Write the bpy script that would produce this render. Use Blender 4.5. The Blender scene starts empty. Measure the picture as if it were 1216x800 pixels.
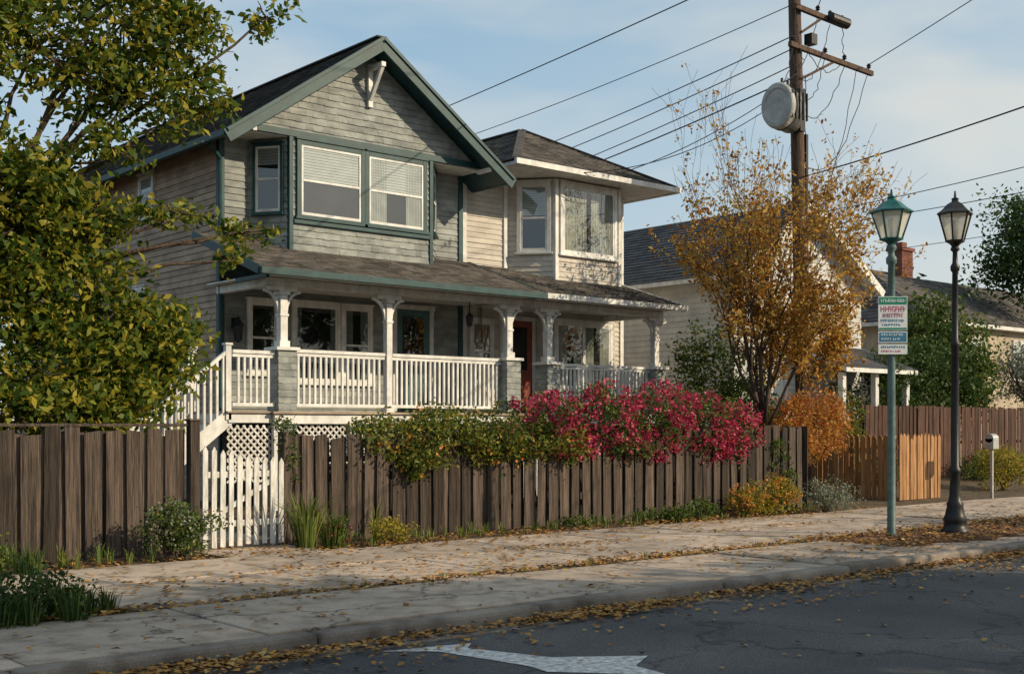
import bpy, math, random
import numpy as np
from mathutils import Vector
random.seed(7)
R = random.Random(11)
NR = np.random.default_rng(5)
scene = bpy.context.scene
COL = scene.collection

# ------------------------------------------------------------------ materials
def nt(name):
    m = bpy.data.materials.new(name); m.use_nodes = True
    n = m.node_tree.nodes; l = m.node_tree.links
    return m, n, l, n['Principled BSDF'], n['Material Output']

def pmat(name, col, col2=None, rough=.75, scale=3, bump=.15, bscale=40, island=0.0,
         metallic=0.0, stretch=(1, 1, 1), spec=.3, dist=.01):
    m, n, l, b, o = nt(name)
    if col2 is None: col2 = tuple(c * .68 for c in col)
    tc = n.new('ShaderNodeTexCoord'); mp = n.new('ShaderNodeMapping'); mp.inputs['Scale'].default_value = stretch
    l.new(tc.outputs['Object'], mp.inputs['Vector'])
    no = n.new('ShaderNodeTexNoise'); no.inputs['Scale'].default_value = scale
    no.inputs['Detail'].default_value = 4; no.inputs['Roughness'].default_value = .68
    l.new(mp.outputs['Vector'], no.inputs['Vector'])
    cr = n.new('ShaderNodeValToRGB')
    cr.color_ramp.elements[0].position = .36; cr.color_ramp.elements[1].position = .64
    cr.color_ramp.elements[0].color = (*col2, 1); cr.color_ramp.elements[1].color = (*col, 1)
    l.new(no.outputs['Fac'], cr.inputs['Fac'])
    out = cr.outputs['Color']
    if island > 0:
        g = n.new('ShaderNodeNewGeometry'); mr = n.new('ShaderNodeMapRange')
        mr.inputs['To Min'].default_value = 1 - island; mr.inputs['To Max'].default_value = 1 + island
        l.new(g.outputs['Random Per Island'], mr.inputs['Value'])
        vm = n.new('ShaderNodeVectorMath'); vm.operation = 'SCALE'
        l.new(out, vm.inputs[0]); l.new(mr.outputs['Result'], vm.inputs['Scale'])
        out = vm.outputs['Vector']
    l.new(out, b.inputs['Base Color'])
    b.inputs['Roughness'].default_value = rough; b.inputs['Metallic'].default_value = metallic
    b.inputs['Specular IOR Level'].default_value = spec
    if bump > 0:
        n2 = n.new('ShaderNodeTexNoise'); n2.inputs['Scale'].default_value = bscale; n2.inputs['Detail'].default_value = 2
        l.new(mp.outputs['Vector'], n2.inputs['Vector'])
        bp = n.new('ShaderNodeBump'); bp.inputs['Strength'].default_value = bump; bp.inputs['Distance'].default_value = dist
        l.new(n2.outputs['Fac'], bp.inputs['Height']); l.new(bp.outputs['Normal'], b.inputs['Normal'])
    return m

def leafmat(name, cols, trans=.35, rough=.55):
    m, n, l, b, o = nt(name)
    g = n.new('ShaderNodeNewGeometry'); cr = n.new('ShaderNodeValToRGB')
    e = cr.color_ramp.elements
    e[0].position = 0; e[0].color = (*cols[0], 1); e[1].position = 1; e[1].color = (*cols[-1], 1)
    for i, c in enumerate(cols[1:-1]):
        x = e.new((i + 1) / (len(cols) - 1)); x.color = (*c, 1)
    l.new(g.outputs['Random Per Island'], cr.inputs['Fac'])
    l.new(cr.outputs['Color'], b.inputs['Base Color']); b.inputs['Roughness'].default_value = rough
    b.inputs['Specular IOR Level'].default_value = .25
    if trans > 0:
        t = n.new('ShaderNodeBsdfTranslucent'); l.new(cr.outputs['Color'], t.inputs['Color'])
        mx = n.new('ShaderNodeMixShader'); mx.inputs['Fac'].default_value = trans
        l.new(b.outputs['BSDF'], mx.inputs[1]); l.new(t.outputs['BSDF'], mx.inputs[2])
        l.new(mx.outputs['Shader'], o.inputs['Surface'])
    return m

def glassmat(name, refl=.22, tint=(.75, .8, .8)):
    m, n, l, b, o = nt(name)
    tr = n.new('ShaderNodeBsdfTransparent'); tr.inputs['Color'].default_value = (*tint, 1)
    gl = n.new('ShaderNodeBsdfGlossy'); gl.inputs['Roughness'].default_value = .02
    tc = n.new('ShaderNodeTexCoord'); no = n.new('ShaderNodeTexNoise'); no.inputs['Scale'].default_value = 1.1; no.inputs['Detail'].default_value = 1
    l.new(tc.outputs['Object'], no.inputs['Vector'])
    bp = n.new('ShaderNodeBump'); bp.inputs['Strength'].default_value = .05; bp.inputs['Distance'].default_value = .1
    l.new(no.outputs['Fac'], bp.inputs['Height']); l.new(bp.outputs['Normal'], gl.inputs['Normal'])
    lw = n.new('ShaderNodeLayerWeight'); lw.inputs['Blend'].default_value = .3
    ma = n.new('ShaderNodeMath'); ma.operation = 'MULTIPLY_ADD'; ma.inputs[1].default_value = .6; ma.inputs[2].default_value = refl
    ma.use_clamp = True
    l.new(lw.outputs['Fresnel'], ma.inputs[0])
    mx = n.new('ShaderNodeMixShader'); l.new(ma.outputs[0], mx.inputs['Fac'])
    l.new(tr.outputs[0], mx.inputs[1]); l.new(gl.outputs[0], mx.inputs[2]); l.new(mx.outputs[0], o.inputs['Surface'])
    return m

def crackfac(n, l, tc, scale, width, dark, dist=1.1):
    vo = n.new('ShaderNodeTexVoronoi'); vo.feature = 'DISTANCE_TO_EDGE'; vo.inputs['Scale'].default_value = scale
    dn = n.new('ShaderNodeTexNoise'); dn.inputs['Scale'].default_value = 2.2; dn.inputs['Detail'].default_value = 5
    mixv = n.new('ShaderNodeVectorMath'); mixv.operation = 'MULTIPLY_ADD'; mixv.inputs[1].default_value = (dist, dist, 0)
    l.new(tc.outputs['Object'], dn.inputs['Vector'])
    l.new(dn.outputs['Color'], mixv.inputs[0]); l.new(tc.outputs['Object'], mixv.inputs[2]); l.new(mixv.outputs[0], vo.inputs['Vector'])
    r3 = n.new('ShaderNodeValToRGB'); r3.color_ramp.elements[0].color = (dark, dark, dark, 1); r3.color_ramp.elements[1].color = (1, 1, 1, 1)
    r3.color_ramp.elements[1].position = width
    l.new(vo.outputs['Distance'], r3.inputs['Fac'])
    return r3.outputs[0]

def asphaltmat():
    m, n, l, b, o = nt('asphalt')
    tc = n.new('ShaderNodeTexCoord')
    big = n.new('ShaderNodeTexNoise'); big.inputs['Scale'].default_value = .5; big.inputs['Detail'].default_value = 4
    fine = n.new('ShaderNodeTexNoise'); fine.inputs['Scale'].default_value = 75; fine.inputs['Detail'].default_value = 3
    for x in (big, fine): l.new(tc.outputs['Object'], x.inputs['Vector'])
    r1 = n.new('ShaderNodeValToRGB'); r1.color_ramp.elements[0].color = (.036, .039, .045, 1); r1.color_ramp.elements[1].color = (.082, .082, .085, 1)
    r1.color_ramp.elements[0].position = .35; r1.color_ramp.elements[1].position = .68
    l.new(big.outputs['Fac'], r1.inputs['Fac'])
    r2 = n.new('ShaderNodeValToRGB'); r2.color_ramp.elements[0].color = (.5, .5, .5, 1); r2.color_ramp.elements[1].color = (1.8, 1.8, 1.75, 1)
    r2.color_ramp.elements[0].position = .38; r2.color_ramp.elements[1].position = .66
    l.new(fine.outputs['Fac'], r2.inputs['Fac'])
    mu = n.new('ShaderNodeMixRGB'); mu.blend_type = 'MULTIPLY'; mu.inputs['Fac'].default_value = 1
    l.new(r1.outputs[0], mu.inputs[1]); l.new(r2.outputs[0], mu.inputs[2])
    m2 = n.new('ShaderNodeMixRGB'); m2.blend_type = 'MULTIPLY'; m2.inputs['Fac'].default_value = 1
    l.new(mu.outputs[0], m2.inputs[1]); l.new(crackfac(n, l, tc, .4, .012, .3), m2.inputs[2])
    l.new(m2.outputs[0], b.inputs['Base Color']); b.inputs['Roughness'].default_value = .85
    bp = n.new('ShaderNodeBump'); bp.inputs['Strength'].default_value = .7; bp.inputs['Distance'].default_value = .014
    l.new(fine.outputs['Fac'], bp.inputs['Height']); l.new(bp.outputs['Normal'], b.inputs['Normal'])
    return m

def concretemat(name, c1, c2, crack=True):
    m, n, l, b, o = nt(name)
    tc = n.new('ShaderNodeTexCoord')
    A = n.new('ShaderNodeTexNoise'); A.inputs['Scale'].default_value = .8; A.inputs['Detail'].default_value = 6; A.inputs['Roughness'].default_value = .62
    F = n.new('ShaderNodeTexNoise'); F.inputs['Scale'].default_value = 60; F.inputs['Detail'].default_value = 2
    S = n.new('ShaderNodeTexNoise'); S.inputs['Scale'].default_value = 3.5; S.inputs['Detail'].default_value = 5
    for x in (A, F, S): l.new(tc.outputs['Object'], x.inputs['Vector'])
    r = n.new('ShaderNodeValToRGB'); r.color_ramp.elements[0].color = (*c2, 1); r.color_ramp.elements[1].color = (*c1, 1)
    r.color_ramp.elements[0].position = .36; r.color_ramp.elements[1].position = .62
    l.new(A.outputs['Fac'], r.inputs['Fac'])
    r2 = n.new('ShaderNodeValToRGB'); r2.color_ramp.elements[0].color = (.84, .83, .82, 1); r2.color_ramp.elements[1].color = (1.06, 1.06, 1.06, 1)
    r2.color_ramp.elements[0].position = .4; r2.color_ramp.elements[1].position = .6
    l.new(F.outputs['Fac'], r2.inputs['Fac'])
    r3 = n.new('ShaderNodeValToRGB'); r3.color_ramp.elements[0].color = (.60, .56, .50, 1); r3.color_ramp.elements[1].color = (1, 1, 1, 1)
    r3.color_ramp.elements[0].position = .33; r3.color_ramp.elements[1].position = .53
    l.new(S.outputs['Fac'], r3.inputs['Fac'])
    p = r.outputs[0]; lst = [r2.outputs[0], r3.outputs[0]]
    if crack: lst.append(crackfac(n, l, tc, .4, .014, .2, 1.3))
    for q in lst:
        mu = n.new('ShaderNodeMixRGB'); mu.blend_type = 'MULTIPLY'; mu.inputs['Fac'].default_value = .9
        l.new(p, mu.inputs[1]); l.new(q, mu.inputs[2]); p = mu.outputs[0]
    g = n.new('ShaderNodeNewGeometry'); mr = n.new('ShaderNodeMapRange'); mr.inputs['To Min'].default_value = .84; mr.inputs['To Max'].default_value = 1.07
    l.new(g.outputs['Random Per Island'], mr.inputs['Value'])
    vm = n.new('ShaderNodeVectorMath'); vm.operation = 'SCALE'; l.new(p, vm.inputs[0]); l.new(mr.outputs['Result'], vm.inputs['Scale'])
    l.new(vm.outputs['Vector'], b.inputs['Base Color']); b.inputs['Roughness'].default_value = .9
    bp = n.new('ShaderNodeBump'); bp.inputs['Strength'].default_value = .3; bp.inputs['Distance'].default_value = .01
    l.new(F.outputs['Fac'], bp.inputs['Height']); l.new(bp.outputs['Normal'], b.inputs['Normal'])
    return m

M = {}
M['asphalt'] = asphaltmat()
M['concrete'] = concretemat('concrete_slab', (.48, .39, .315), (.32, .265, .215))
M['kerb'] = concretemat('kerb_concrete', (.28, .24, .20), (.14, .12, .105), False)
M['soil'] = pmat('soil', (.12, .082, .05), (.05, .04, .023), rough=1, scale=2.5, bump=.8, bscale=14, dist=.04)
M['mulch'] = pmat('mulch', (.17, .085, .045), (.07, .037, .02), rough=1, scale=9, bump=1, bscale=30, dist=.04)
M['paint_road'] = pmat('road_paint', (.70, .70, .68), (.26, .26, .26), rough=.8, scale=16, bump=.3, bscale=70)
M['fence'] = pmat('weathered_boards', (.110, .082, .063), (.026, .020, .017), rough=.85, scale=2.6, bump=1.0, bscale=9, island=.55, stretch=(9, 9, .35), dist=.025)
M['fence_dark'] = pmat('stained_boards', (.10, .05, .035), (.036, .02, .015), rough=.85, scale=3, bump=.5, bscale=10, island=.3, stretch=(5, 5, .5))
M['fence_new'] = pmat('cedar_boards', (.46, .25, .11), (.24, .12, .05), rough=.75, scale=3, bump=.4, bscale=10, island=.25, stretch=(5, 5, .5))
M['white'] = pmat('white_paint', (.72, .72, .70), (.50, .50, .48), rough=.55, scale=5, bump=.15, bscale=25, stretch=(1, 1, .6))
M['whitewood'] = pmat('worn_white_paint', (.68, .68, .66), (.38, .36, .32), rough=.7, scale=6, bump=.3, bscale=20, stretch=(3, 3, .5), island=.08)
M['teal'] = pmat('teal_trim_paint', (.020, .068, .075), (.013, .042, .047), rough=.5, scale=4, bump=.1)
M['grayside'] = pmat('grey_green_shingle', (.305, .322, .305), (.18, .195, .19), rough=.85, scale=2.2, bump=.35, bscale=18, island=.16, stretch=(1, 1, 2))
M['tanside'] = pmat('tan_clapboard', (.42, .32, .24), (.26, .20, .155), rough=.85, scale=1.8, bump=.3, bscale=14, island=.12, stretch=(1, 1, 2))
M['creamside'] = pmat('cream_clapboard', (.56, .52, .46), (.42, .39, .345), rough=.8, scale=1.8, bump=.2, bscale=14, island=.07, stretch=(1, 1, 2))
M['blueside'] = pmat('pale_clapboard', (.54, .54, .52), (.40, .405, .40), rough=.8, scale=2, bump=.2, island=.05)
M['beige'] = pmat('beige_stucco', (.46, .39, .30), (.34, .285, .22), rough=.9, scale=1.5, bump=.3, bscale=40)
M['roofgrey'] = pmat('asphalt_shingle_dark', (.085, .082, .079), (.047, .046, .045), rough=.95, scale=2, bump=.4, bscale=60, island=.35)
M['roofbrown'] = pmat('asphalt_shingle_brown', (.122, .110, .100), (.066, .061, .057), rough=.95, scale=2, bump=.4, bscale=60, island=.4)
M['roofblue'] = pmat('asphalt_shingle_slate', (.07, .078, .09), (.045, .05, .058), rough=.95, scale=2, bump=.4, bscale=60, island=.25)
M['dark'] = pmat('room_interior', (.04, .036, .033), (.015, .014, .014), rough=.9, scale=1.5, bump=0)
M['blind'] = pmat('blind_slats', (.74, .73, .70), (.62, .61, .58), rough=.7, scale=3, bump=0)
M['curtain'] = pmat('curtain_cloth', (.60, .59, .54), (.46, .45, .41), rough=.9, scale=3, bump=0)
M['glass'] = glassmat('window_glass', .13)
M['glassdark'] = glassmat('window_glass_dim', .10, (.55, .6, .6))
M['doorteal'] = pmat('door_paint_teal', (.07, .16, .16), (.05, .11, .11), rough=.45, scale=3, bump=.1)
M['doorred'] = pmat('door_paint_red', (.28, .07, .045), (.18, .045, .03), rough=.45, scale=3, bump=.1)
M['metal'] = pmat('galvanised_metal', (.42, .43, .42), (.3, .31, .31), rough=.5, scale=6, bump=.1, metallic=.5)
M['transf'] = pmat('transformer_paint', (.40, .41, .40), (.27, .275, .27), rough=.5, scale=3, bump=.1)
M['transfdark'] = pmat('transformer_body', (.14, .145, .145), (.09, .09, .09), rough=.5, scale=3, bump=.1)
M['blackmetal'] = pmat('black_iron', (.022, .022, .024), (.012, .012, .013), rough=.42, scale=10, bump=.2, bscale=60)
M['greenmetal'] = pmat('green_iron', (.012, .13, .12), (.008, .07, .066), rough=.4, scale=8, bump=.2)
M['postmetal'] = pmat('teal_post_paint', (.10, .16, .155), (.065, .10, .097), rough=.5, scale=8, bump=.15)
M['polewood'] = pmat('creosoted_pole', (.13, .085, .062), (.055, .037, .029), rough=.9, scale=3, bump=.9, bscale=12, stretch=(8, 8, .35), dist=.02)
M['wire'] = pmat('black_wire', (.02, .02, .022), rough=.6, bump=0)
M['bark'] = pmat('bark', (.10, .072, .054), (.045, .033, .025), rough=.95, scale=6, bump=.9, bscale=18, stretch=(3, 3, .6), dist=.02)
M['brick'] = pmat('chimney_brick', (.21, .085, .06), (.12, .05, .038), rough=.9, scale=9, bump=.4, island=.35)
M['signwhite'] = pmat('sign_white', (.75, .77, .76), (.66, .68, .68), rough=.35, scale=4, bump=0)
M['signgreen'] = pmat('sign_green', (.03, .26, .16), (.025, .2, .13), rough=.35, scale=4, bump=0)
M['signblue'] = pmat('sign_blue', (.06, .22, .36), rough=.35, scale=4, bump=0)
M['signred'] = pmat('sign_red', (.5, .05, .09), rough=.35, scale=4, bump=0)
def lampglass():
    m, n, l, b, o = nt('lantern_glass')
    b.inputs['Base Color'].default_value = (.9, .86, .74, 1); b.inputs['Roughness'].default_value = .2
    t = n.new('ShaderNodeBsdfTranslucent'); t.inputs['Color'].default_value = (.97, .93, .80, 1)
    tr = n.new('ShaderNodeBsdfTransparent')
    mx = n.new('ShaderNodeMixShader'); mx.inputs['Fac'].default_value = .5
    l.new(b.outputs[0], mx.inputs[1]); l.new(t.outputs[0], mx.inputs[2])
    m2 = n.new('ShaderNodeMixShader'); m2.inputs['Fac'].default_value = .3
    l.new(mx.outputs[0], m2.inputs[1]); l.new(tr.outputs[0], m2.inputs[2]); l.new(m2.outputs[0], o.inputs['Surface'])
    return m
M['lampglass'] = lampglass()
L = {}
L['oak'] = leafmat('broadleaf_leaves', [(.025, .058, .010), (.05, .095, .014), (.095, .145, .018), (.17, .20, .022), (.27, .26, .03), (.40, .32, .04)], .45)
L['darkgreen'] = leafmat('dark_leaves', [(.02, .045, .012), (.035, .075, .018), (.06, .10, .022), (.10, .13, .03)], .3)
L['street'] = leafmat('street_tree_leaves', [(.03, .06, .012), (.07, .11, .022)], 0)
L['green'] = leafmat('green_leaves', [(.03, .065, .015), (.06, .10, .02), (.10, .15, .03), (.17, .18, .035)], .35)
L['yellowgreen'] = leafmat('yellow_green_leaves', [(.035, .07, .015), (.08, .12, .02), (.14, .18, .03), (.24, .24, .04), (.33, .24, .04)], .4)
L['yellow'] = leafmat('yellow_leaves', [(.12, .14, .02), (.28, .24, .03), (.42, .31, .04), (.2, .2, .03)], .4)
L['orange'] = leafmat('autumn_leaves', [(.20, .08, .02), (.38, .17, .035), (.55, .28, .05), (.56, .38, .09), (.34, .27, .05)], .45)
L['redorange'] = leafmat('red_autumn_leaves', [(.3, .1, .03), (.5, .2, .04), (.55, .3, .06), (.4, .1, .04), (.3, .26, .05)], .4)
L['magenta'] = leafmat('magenta_flowers', [(.14, .012, .03), (.32, .02, .06), (.50, .04, .12), (.60, .12, .18), (.34, .02, .04)], .3)
L['orangefl'] = leafmat('orange_flowers', [(.55, .18, .03), (.6, .3, .05), (.5, .12, .05)], .3)
L['sage'] = leafmat('sage_leaves', [(.12, .14, .10), (.2, .22, .16), (.28, .29, .2)], .2)
L['litter'] = leafmat('fallen_leaves', [(.14, .06, .02), (.30, .14, .03), (.42, .22, .05), (.22, .10, .03), (.46, .31, .1)], 0, .8)
L['grass'] = leafmat('grass_blades', [(.05, .09, .02), (.1, .15, .03), (.2, .22, .05), (.16, .18, .04)], .3)

# ------------------------------------------------------------------ mesh helper
def V3(*a): return Vector(a)
class MB:
    def __init__(s): s.v = []; s.f = []
    def add(s, vs, fs):
        b = len(s.v); s.v += [tuple(p) for p in vs]; s.f += [tuple(b + i for i in f) for f in fs]
    def hexa(s, p):
        s.add(p, [(3, 2, 1, 0), (4, 5, 6, 7), (0, 1, 5, 4), (1, 2, 6, 5), (2, 3, 7, 6), (3, 0, 4, 7)])
    def box(s, x0, x1, y0, y1, z0, z1):
        s.hexa([(x0, y0, z0), (x1, y0, z0), (x1, y1, z0), (x0, y1, z0), (x0, y0, z1), (x1, y0, z1), (x1, y1, z1), (x0, y1, z1)])
    def lbox(s, F, a0, a1, z0, z1, o0, o1):
        P, d, n = F
        def q(a, o, z): return (P[0] + d[0] * a + n[0] * o, P[1] + d[1] * a + n[1] * o, z)
        s.hexa([q(a0, o1, z0), q(a1, o1, z0), q(a1, o0, z0), q(a0, o0, z0), q(a0, o1, z1), q(a1, o1, z1), q(a1, o0, z1), q(a0, o0, z1)])
    def beam(s, p0, p1, w, h, up=(0, 0, 1)):
        p0 = Vector(p0); p1 = Vector(p1); d = (p1 - p0).normalized(); up = Vector(up)
        sd = d.cross(up)
        if sd.length < 1e-4: sd = Vector((1, 0, 0))
        sd.normalize(); u = sd.cross(d).normalized()
        a = sd * w / 2; b = u * h / 2
        s.hexa([p0 - a - b, p0 + a - b, p1 + a - b, p1 - a - b, p0 - a + b, p0 + a + b, p1 + a + b, p1 - a + b])
    def cyl(s, p0, p1, r0, r1, n=10, caps=True):
        p0 = Vector(p0); p1 = Vector(p1); d = (p1 - p0)
        if d.length < 1e-6: return
        d.normalize(); a = d.orthogonal().normalized(); b = d.cross(a)
        vs = []
        for p, r in ((p0, r0), (p1, r1)):
            for i in range(n):
                t = 2 * math.pi * i / n; vs.append(p + a * math.cos(t) * r + b * math.sin(t) * r)
        fs = [(i, (i + 1) % n, n + (i + 1) % n, n + i) for i in range(n)]
        if caps: fs += [tuple(range(n - 1, -1, -1)), tuple(range(n, 2 * n))]
        s.add(vs, fs)
    def tube(s, pts, rs, n=7):
        pts = [Vector(p) for p in pts]; vs = []; fs = []
        for k, p in enumerate(pts):
            d = (pts[min(k + 1, len(pts) - 1)] - pts[max(k - 1, 0)]).normalized()
            a = d.cross(Vector((.93, .37, .05))).normalized(); b = d.cross(a)
            for i in range(n):
                t = 2 * math.pi * i / n; vs.append(p + a * math.cos(t) * rs[k] + b * math.sin(t) * rs[k])
        for k in range(len(pts) - 1):
            for i in range(n):
                fs.append((k * n + i, k * n + (i + 1) % n, (k + 1) * n + (i + 1) % n, (k + 1) * n + i))
        fs.append(tuple(range(n - 1, -1, -1))); fs.append(tuple((len(pts) - 1) * n + i for i in range(n)))
        s.add(vs, fs)
    def lathe(s, cx, cy, prof, n=16, rot=0):
        vs = []; fs = []
        for r, z in prof:
            for i in range(n):
                t = 2 * math.pi * i / n + rot; vs.append((cx + r * math.cos(t), cy + r * math.sin(t), z))
        for k in range(len(prof) - 1):
            for i in range(n):
                fs.append((k * n + i, k * n + (i + 1) % n, (k + 1) * n + (i + 1) % n, (k + 1) * n + i))
        fs.append(tuple(range(n - 1, -1, -1))); fs.append(tuple((len(prof) - 1) * n + i for i in range(n)))
        s.add(vs, fs)
    def make(s, name, mat, parent=None, smooth=False, bevel=0):
        me = bpy.data.meshes.new(name); me.from_pydata(s.v, [], s.f); me.update()
        ob = bpy.data.objects.new(name, me); COL.objects.link(ob); me.materials.append(mat)
        if parent: ob.parent = parent
        if smooth:
            me.polygons.foreach_set('use_smooth', [True] * len(me.polygons))
        if bevel:
            md = ob.modifiers.new('bevel', 'BEVEL'); md.width = bevel; md.segments = 2; md.limit_method = 'ANGLE'
        return ob

def empty(name):
    e = bpy.data.objects.new(name, None); COL.objects.link(e); return e

class Grp:
    def __init__(s, name): s.e = empty(name); s.p = {}
    def __getitem__(s, k):
        if k not in s.p: s.p[k] = MB()
        return s.p[k]
    def done(s, bevels={}, smooth=()):
        for (part, mat), mb in s.p.items():
            mb.make(part, M[mat], s.e, bevel=bevels.get(part, 0), smooth=part in smooth)
        return s.e

def tiles(mb, O, U, V, N, H, course, wr, thick, lim, rng=R):
    O, U, V, N = map(Vector, (O, U, V, N)); n = int(math.ceil(H / course - 1e-6))
    for i in range(n):
        v0 = i * course; v1 = min(v0 + course, H)
        a0, b0 = lim(v0); a1, b1 = lim(v1)
        if b0 - a0 < .02: continue
        lo = min(a0, a1); hi = max(b0, b1); x = lo - (rng.random() * wr[0] if wr else 0)
        while x < hi - 1e-4:
            w = rng.uniform(*wr) if wr else hi - lo + .001
            xe = x + w
            xa0, xb0 = max(a0, x), min(b0, xe); xa1, xb1 = max(a1, x), min(b1, xe)
            if xb0 > xa0:
                if xb1 < xa1: xa1 = xb1 = min(max((xa1 + xb1) / 2, a1), b1)
                t = thick * rng.uniform(.75, 1.3); e = thick * .12; dv = rng.uniform(-.006, .006) if wr and wr[1] < .6 else 0
                p = [O + U * xa0 + V * (v0 + dv), O + U * xb0 + V * (v0 + dv), O + U * (xb0 - .002) + V * (v0 + dv) + N * t, O + U * (xa0 + .002) + V * (v0 + dv) + N * t,
                     O + U * xb1 + V * v1 + N * e, O + U * xa1 + V * v1 + N * e]
                mb.add(p, [(0, 1, 2, 3), (3, 2, 4, 5)])
            x = xe
def wall(mb, p0, p1, z0, z1, course=.13, wr=(2.0, 4.5), thick=.022):
    d = Vector((p1[0] - p0[0], p1[1] - p0[1], 0)); Ln = d.length; d.normalize(); n = Vector((d.y, -d.x, 0))
    tiles(mb, (p0[0], p0[1], z0), d, (0, 0, 1), n, z1 - z0, course, wr, thick, lambda v: (0, Ln))
def frame(p0, p1):
    d = Vector((p1[0] - p0[0], p1[1] - p0[1])); d.normalize(); return (p0, (d.x, d.y), (d.y, -d.x))
def roof_face(mb, A, B, C, D, course=.15, wr=(.18, .34), thick=.022):
    A, B, C, D = map(Vector, (A, B, C, D)); U = (B - A); Ln = U.length; U.normalize()
    N = U.cross(D - A).normalized() if (D - A).length > 1e-3 else U.cross(C - A).normalized()
    V = N.cross(U); H = (C - A).dot(V); cu = (C - A).dot(U); du = (D - A).dot(U)
    tiles(mb, A, U, V, N, H, course, wr, thick, lambda v: (du * v / H, Ln + (cu - Ln) * v / H))
def slab(mb, A, B, C, D, t=.14):
    dn = Vector((0, 0, -t)); P = [Vector(p) - Vector((0, 0, .004)) for p in (A, B, C, D)]
    mb.hexa([p + dn for p in P] + P)

def window(G, F, a0, a1, z0, z1, trim='white', tw=.09, sash='white', blind=0, curtain=0, mid=True, mull=0, glass='glass', sillw=.04):
    T = G[('window_trim', trim)]; S = G[('window_sashes', sash)]
    T.lbox(F, a0 - tw, a0, z0 - tw * .4, z1 + tw, .0, .062); T.lbox(F, a1, a1 + tw, z0 - tw * .4, z1 + tw, .0, .062)
    T.lbox(F, a0, a1, z1, z1 + tw, 0, .060); T.lbox(F, a0 - tw - .03, a1 + tw + .03, z1 + tw, z1 + tw + .03, 0, .085)
    T.lbox(F, a0 - tw - sillw, a1 + tw + sillw, z0 - tw * .4 - .05, z0 - tw * .4, 0, .10)
    T.lbox(F, a0, a1, z0 - tw * .4, z0, 0, .058)
    G[('rooms', 'dark')].lbox(F, a0, a1, z0, z1, 0, .026)
    k = (a1 - a0) / (mull + 1)
    for i in range(mull + 1):
        b0 = a0 + i * k; b1 = b0 + k; s = .042
        S.lbox(F, b0, b0 + s, z0, z1, .02, .052); S.lbox(F, b1 - s, b1, z0, z1, .02, .052)
        S.lbox(F, b0 + s, b1 - s, z0, z0 + s * 1.3, .02, .051); S.lbox(F, b0 + s, b1 - s, z1 - s, z1, .02, .051)
        if mid:
            zm = (z0 + z1) / 2; S.lbox(F, b0 + s, b1 - s, zm - .022, zm + .022, .02, .055)
        G[('window_glass', glass)].add([(F[0][0] + F[1][0] * a + F[2][0] * .042, F[0][1] + F[1][1] * a + F[2][1] * .042, z) for a, z in ((b0 + .03, z0 + .03), (b1 - .03, z0 + .03), (b1 - .03, z1 - .03), (b0 + .03, z1 - .03))], [(0, 1, 2, 3)])
        if blind:
            bl = blind
            z = z1 - .03; ze = z1 - (z1 - z0) * bl
            while z > ze + .03:
                P, d, n = F
                def q(a, o, zz): return (P[0] + d[0] * a + n[0] * o, P[1] + d[1] * a + n[1] * o, zz)
                G[('blinds', 'blind')].add([q(b0 + .04, .0375, z - .052), q(b1 - .04, .0375, z - .052), q(b1 - .04, .0275, z), q(b0 + .04, .0275, z)], [(0, 1, 2, 3)])
                z -= .056
        if curtain:
            for side in (0, 1):
                w = k * curtain; c0 = b0 + .03 if side == 0 else b1 - .03 - w
                vs = []; fs = []; nn = 60; P, d, n = F
                for j in range(nn + 1):
                    a = c0 + w * j / nn; o = .0335 + .0055 * math.sin(j * 1.05 + .6 * math.sin(j * .31))
                    for zz in (z0 + .04, z1 - .03): vs.append((P[0] + d[0] * a + n[0] * o, P[1] + d[1] * a + n[1] * o, zz))
                for j in range(nn): fs.append((2 * j, 2 * j + 2, 2 * j + 3, 2 * j + 1))
                G[('curtains', 'curtain')].add(vs, fs)

def railing(mb, p0, p1, zf, zt, sp=.115, dz=0.0):
    p0 = Vector((p0[0], p0[1], 0)); p1 = Vector((p1[0], p1[1], 0)); n = max(2, int((p1 - p0).length / sp))
    e = Vector((0, 0, dz))
    mb.beam(p0 + V3(0, 0, zt), p1 + V3(0, 0, zt) + e, .09, .06); mb.beam(p0 + V3(0, 0, zt - .07), p1 + V3(0, 0, zt - .07) + e, .05, .05)
    mb.beam(p0 + V3(0, 0, zf + .12), p1 + V3(0, 0, zf + .12) + e, .06, .06)
    for i in range(1, n):
        q = p0.lerp(p1, i / n); z = dz * i / n
        mb.box(q.x - .021, q.x + .021, q.y - .021, q.y + .021, zf + .13 + z, zt - .08 + z)

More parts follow.
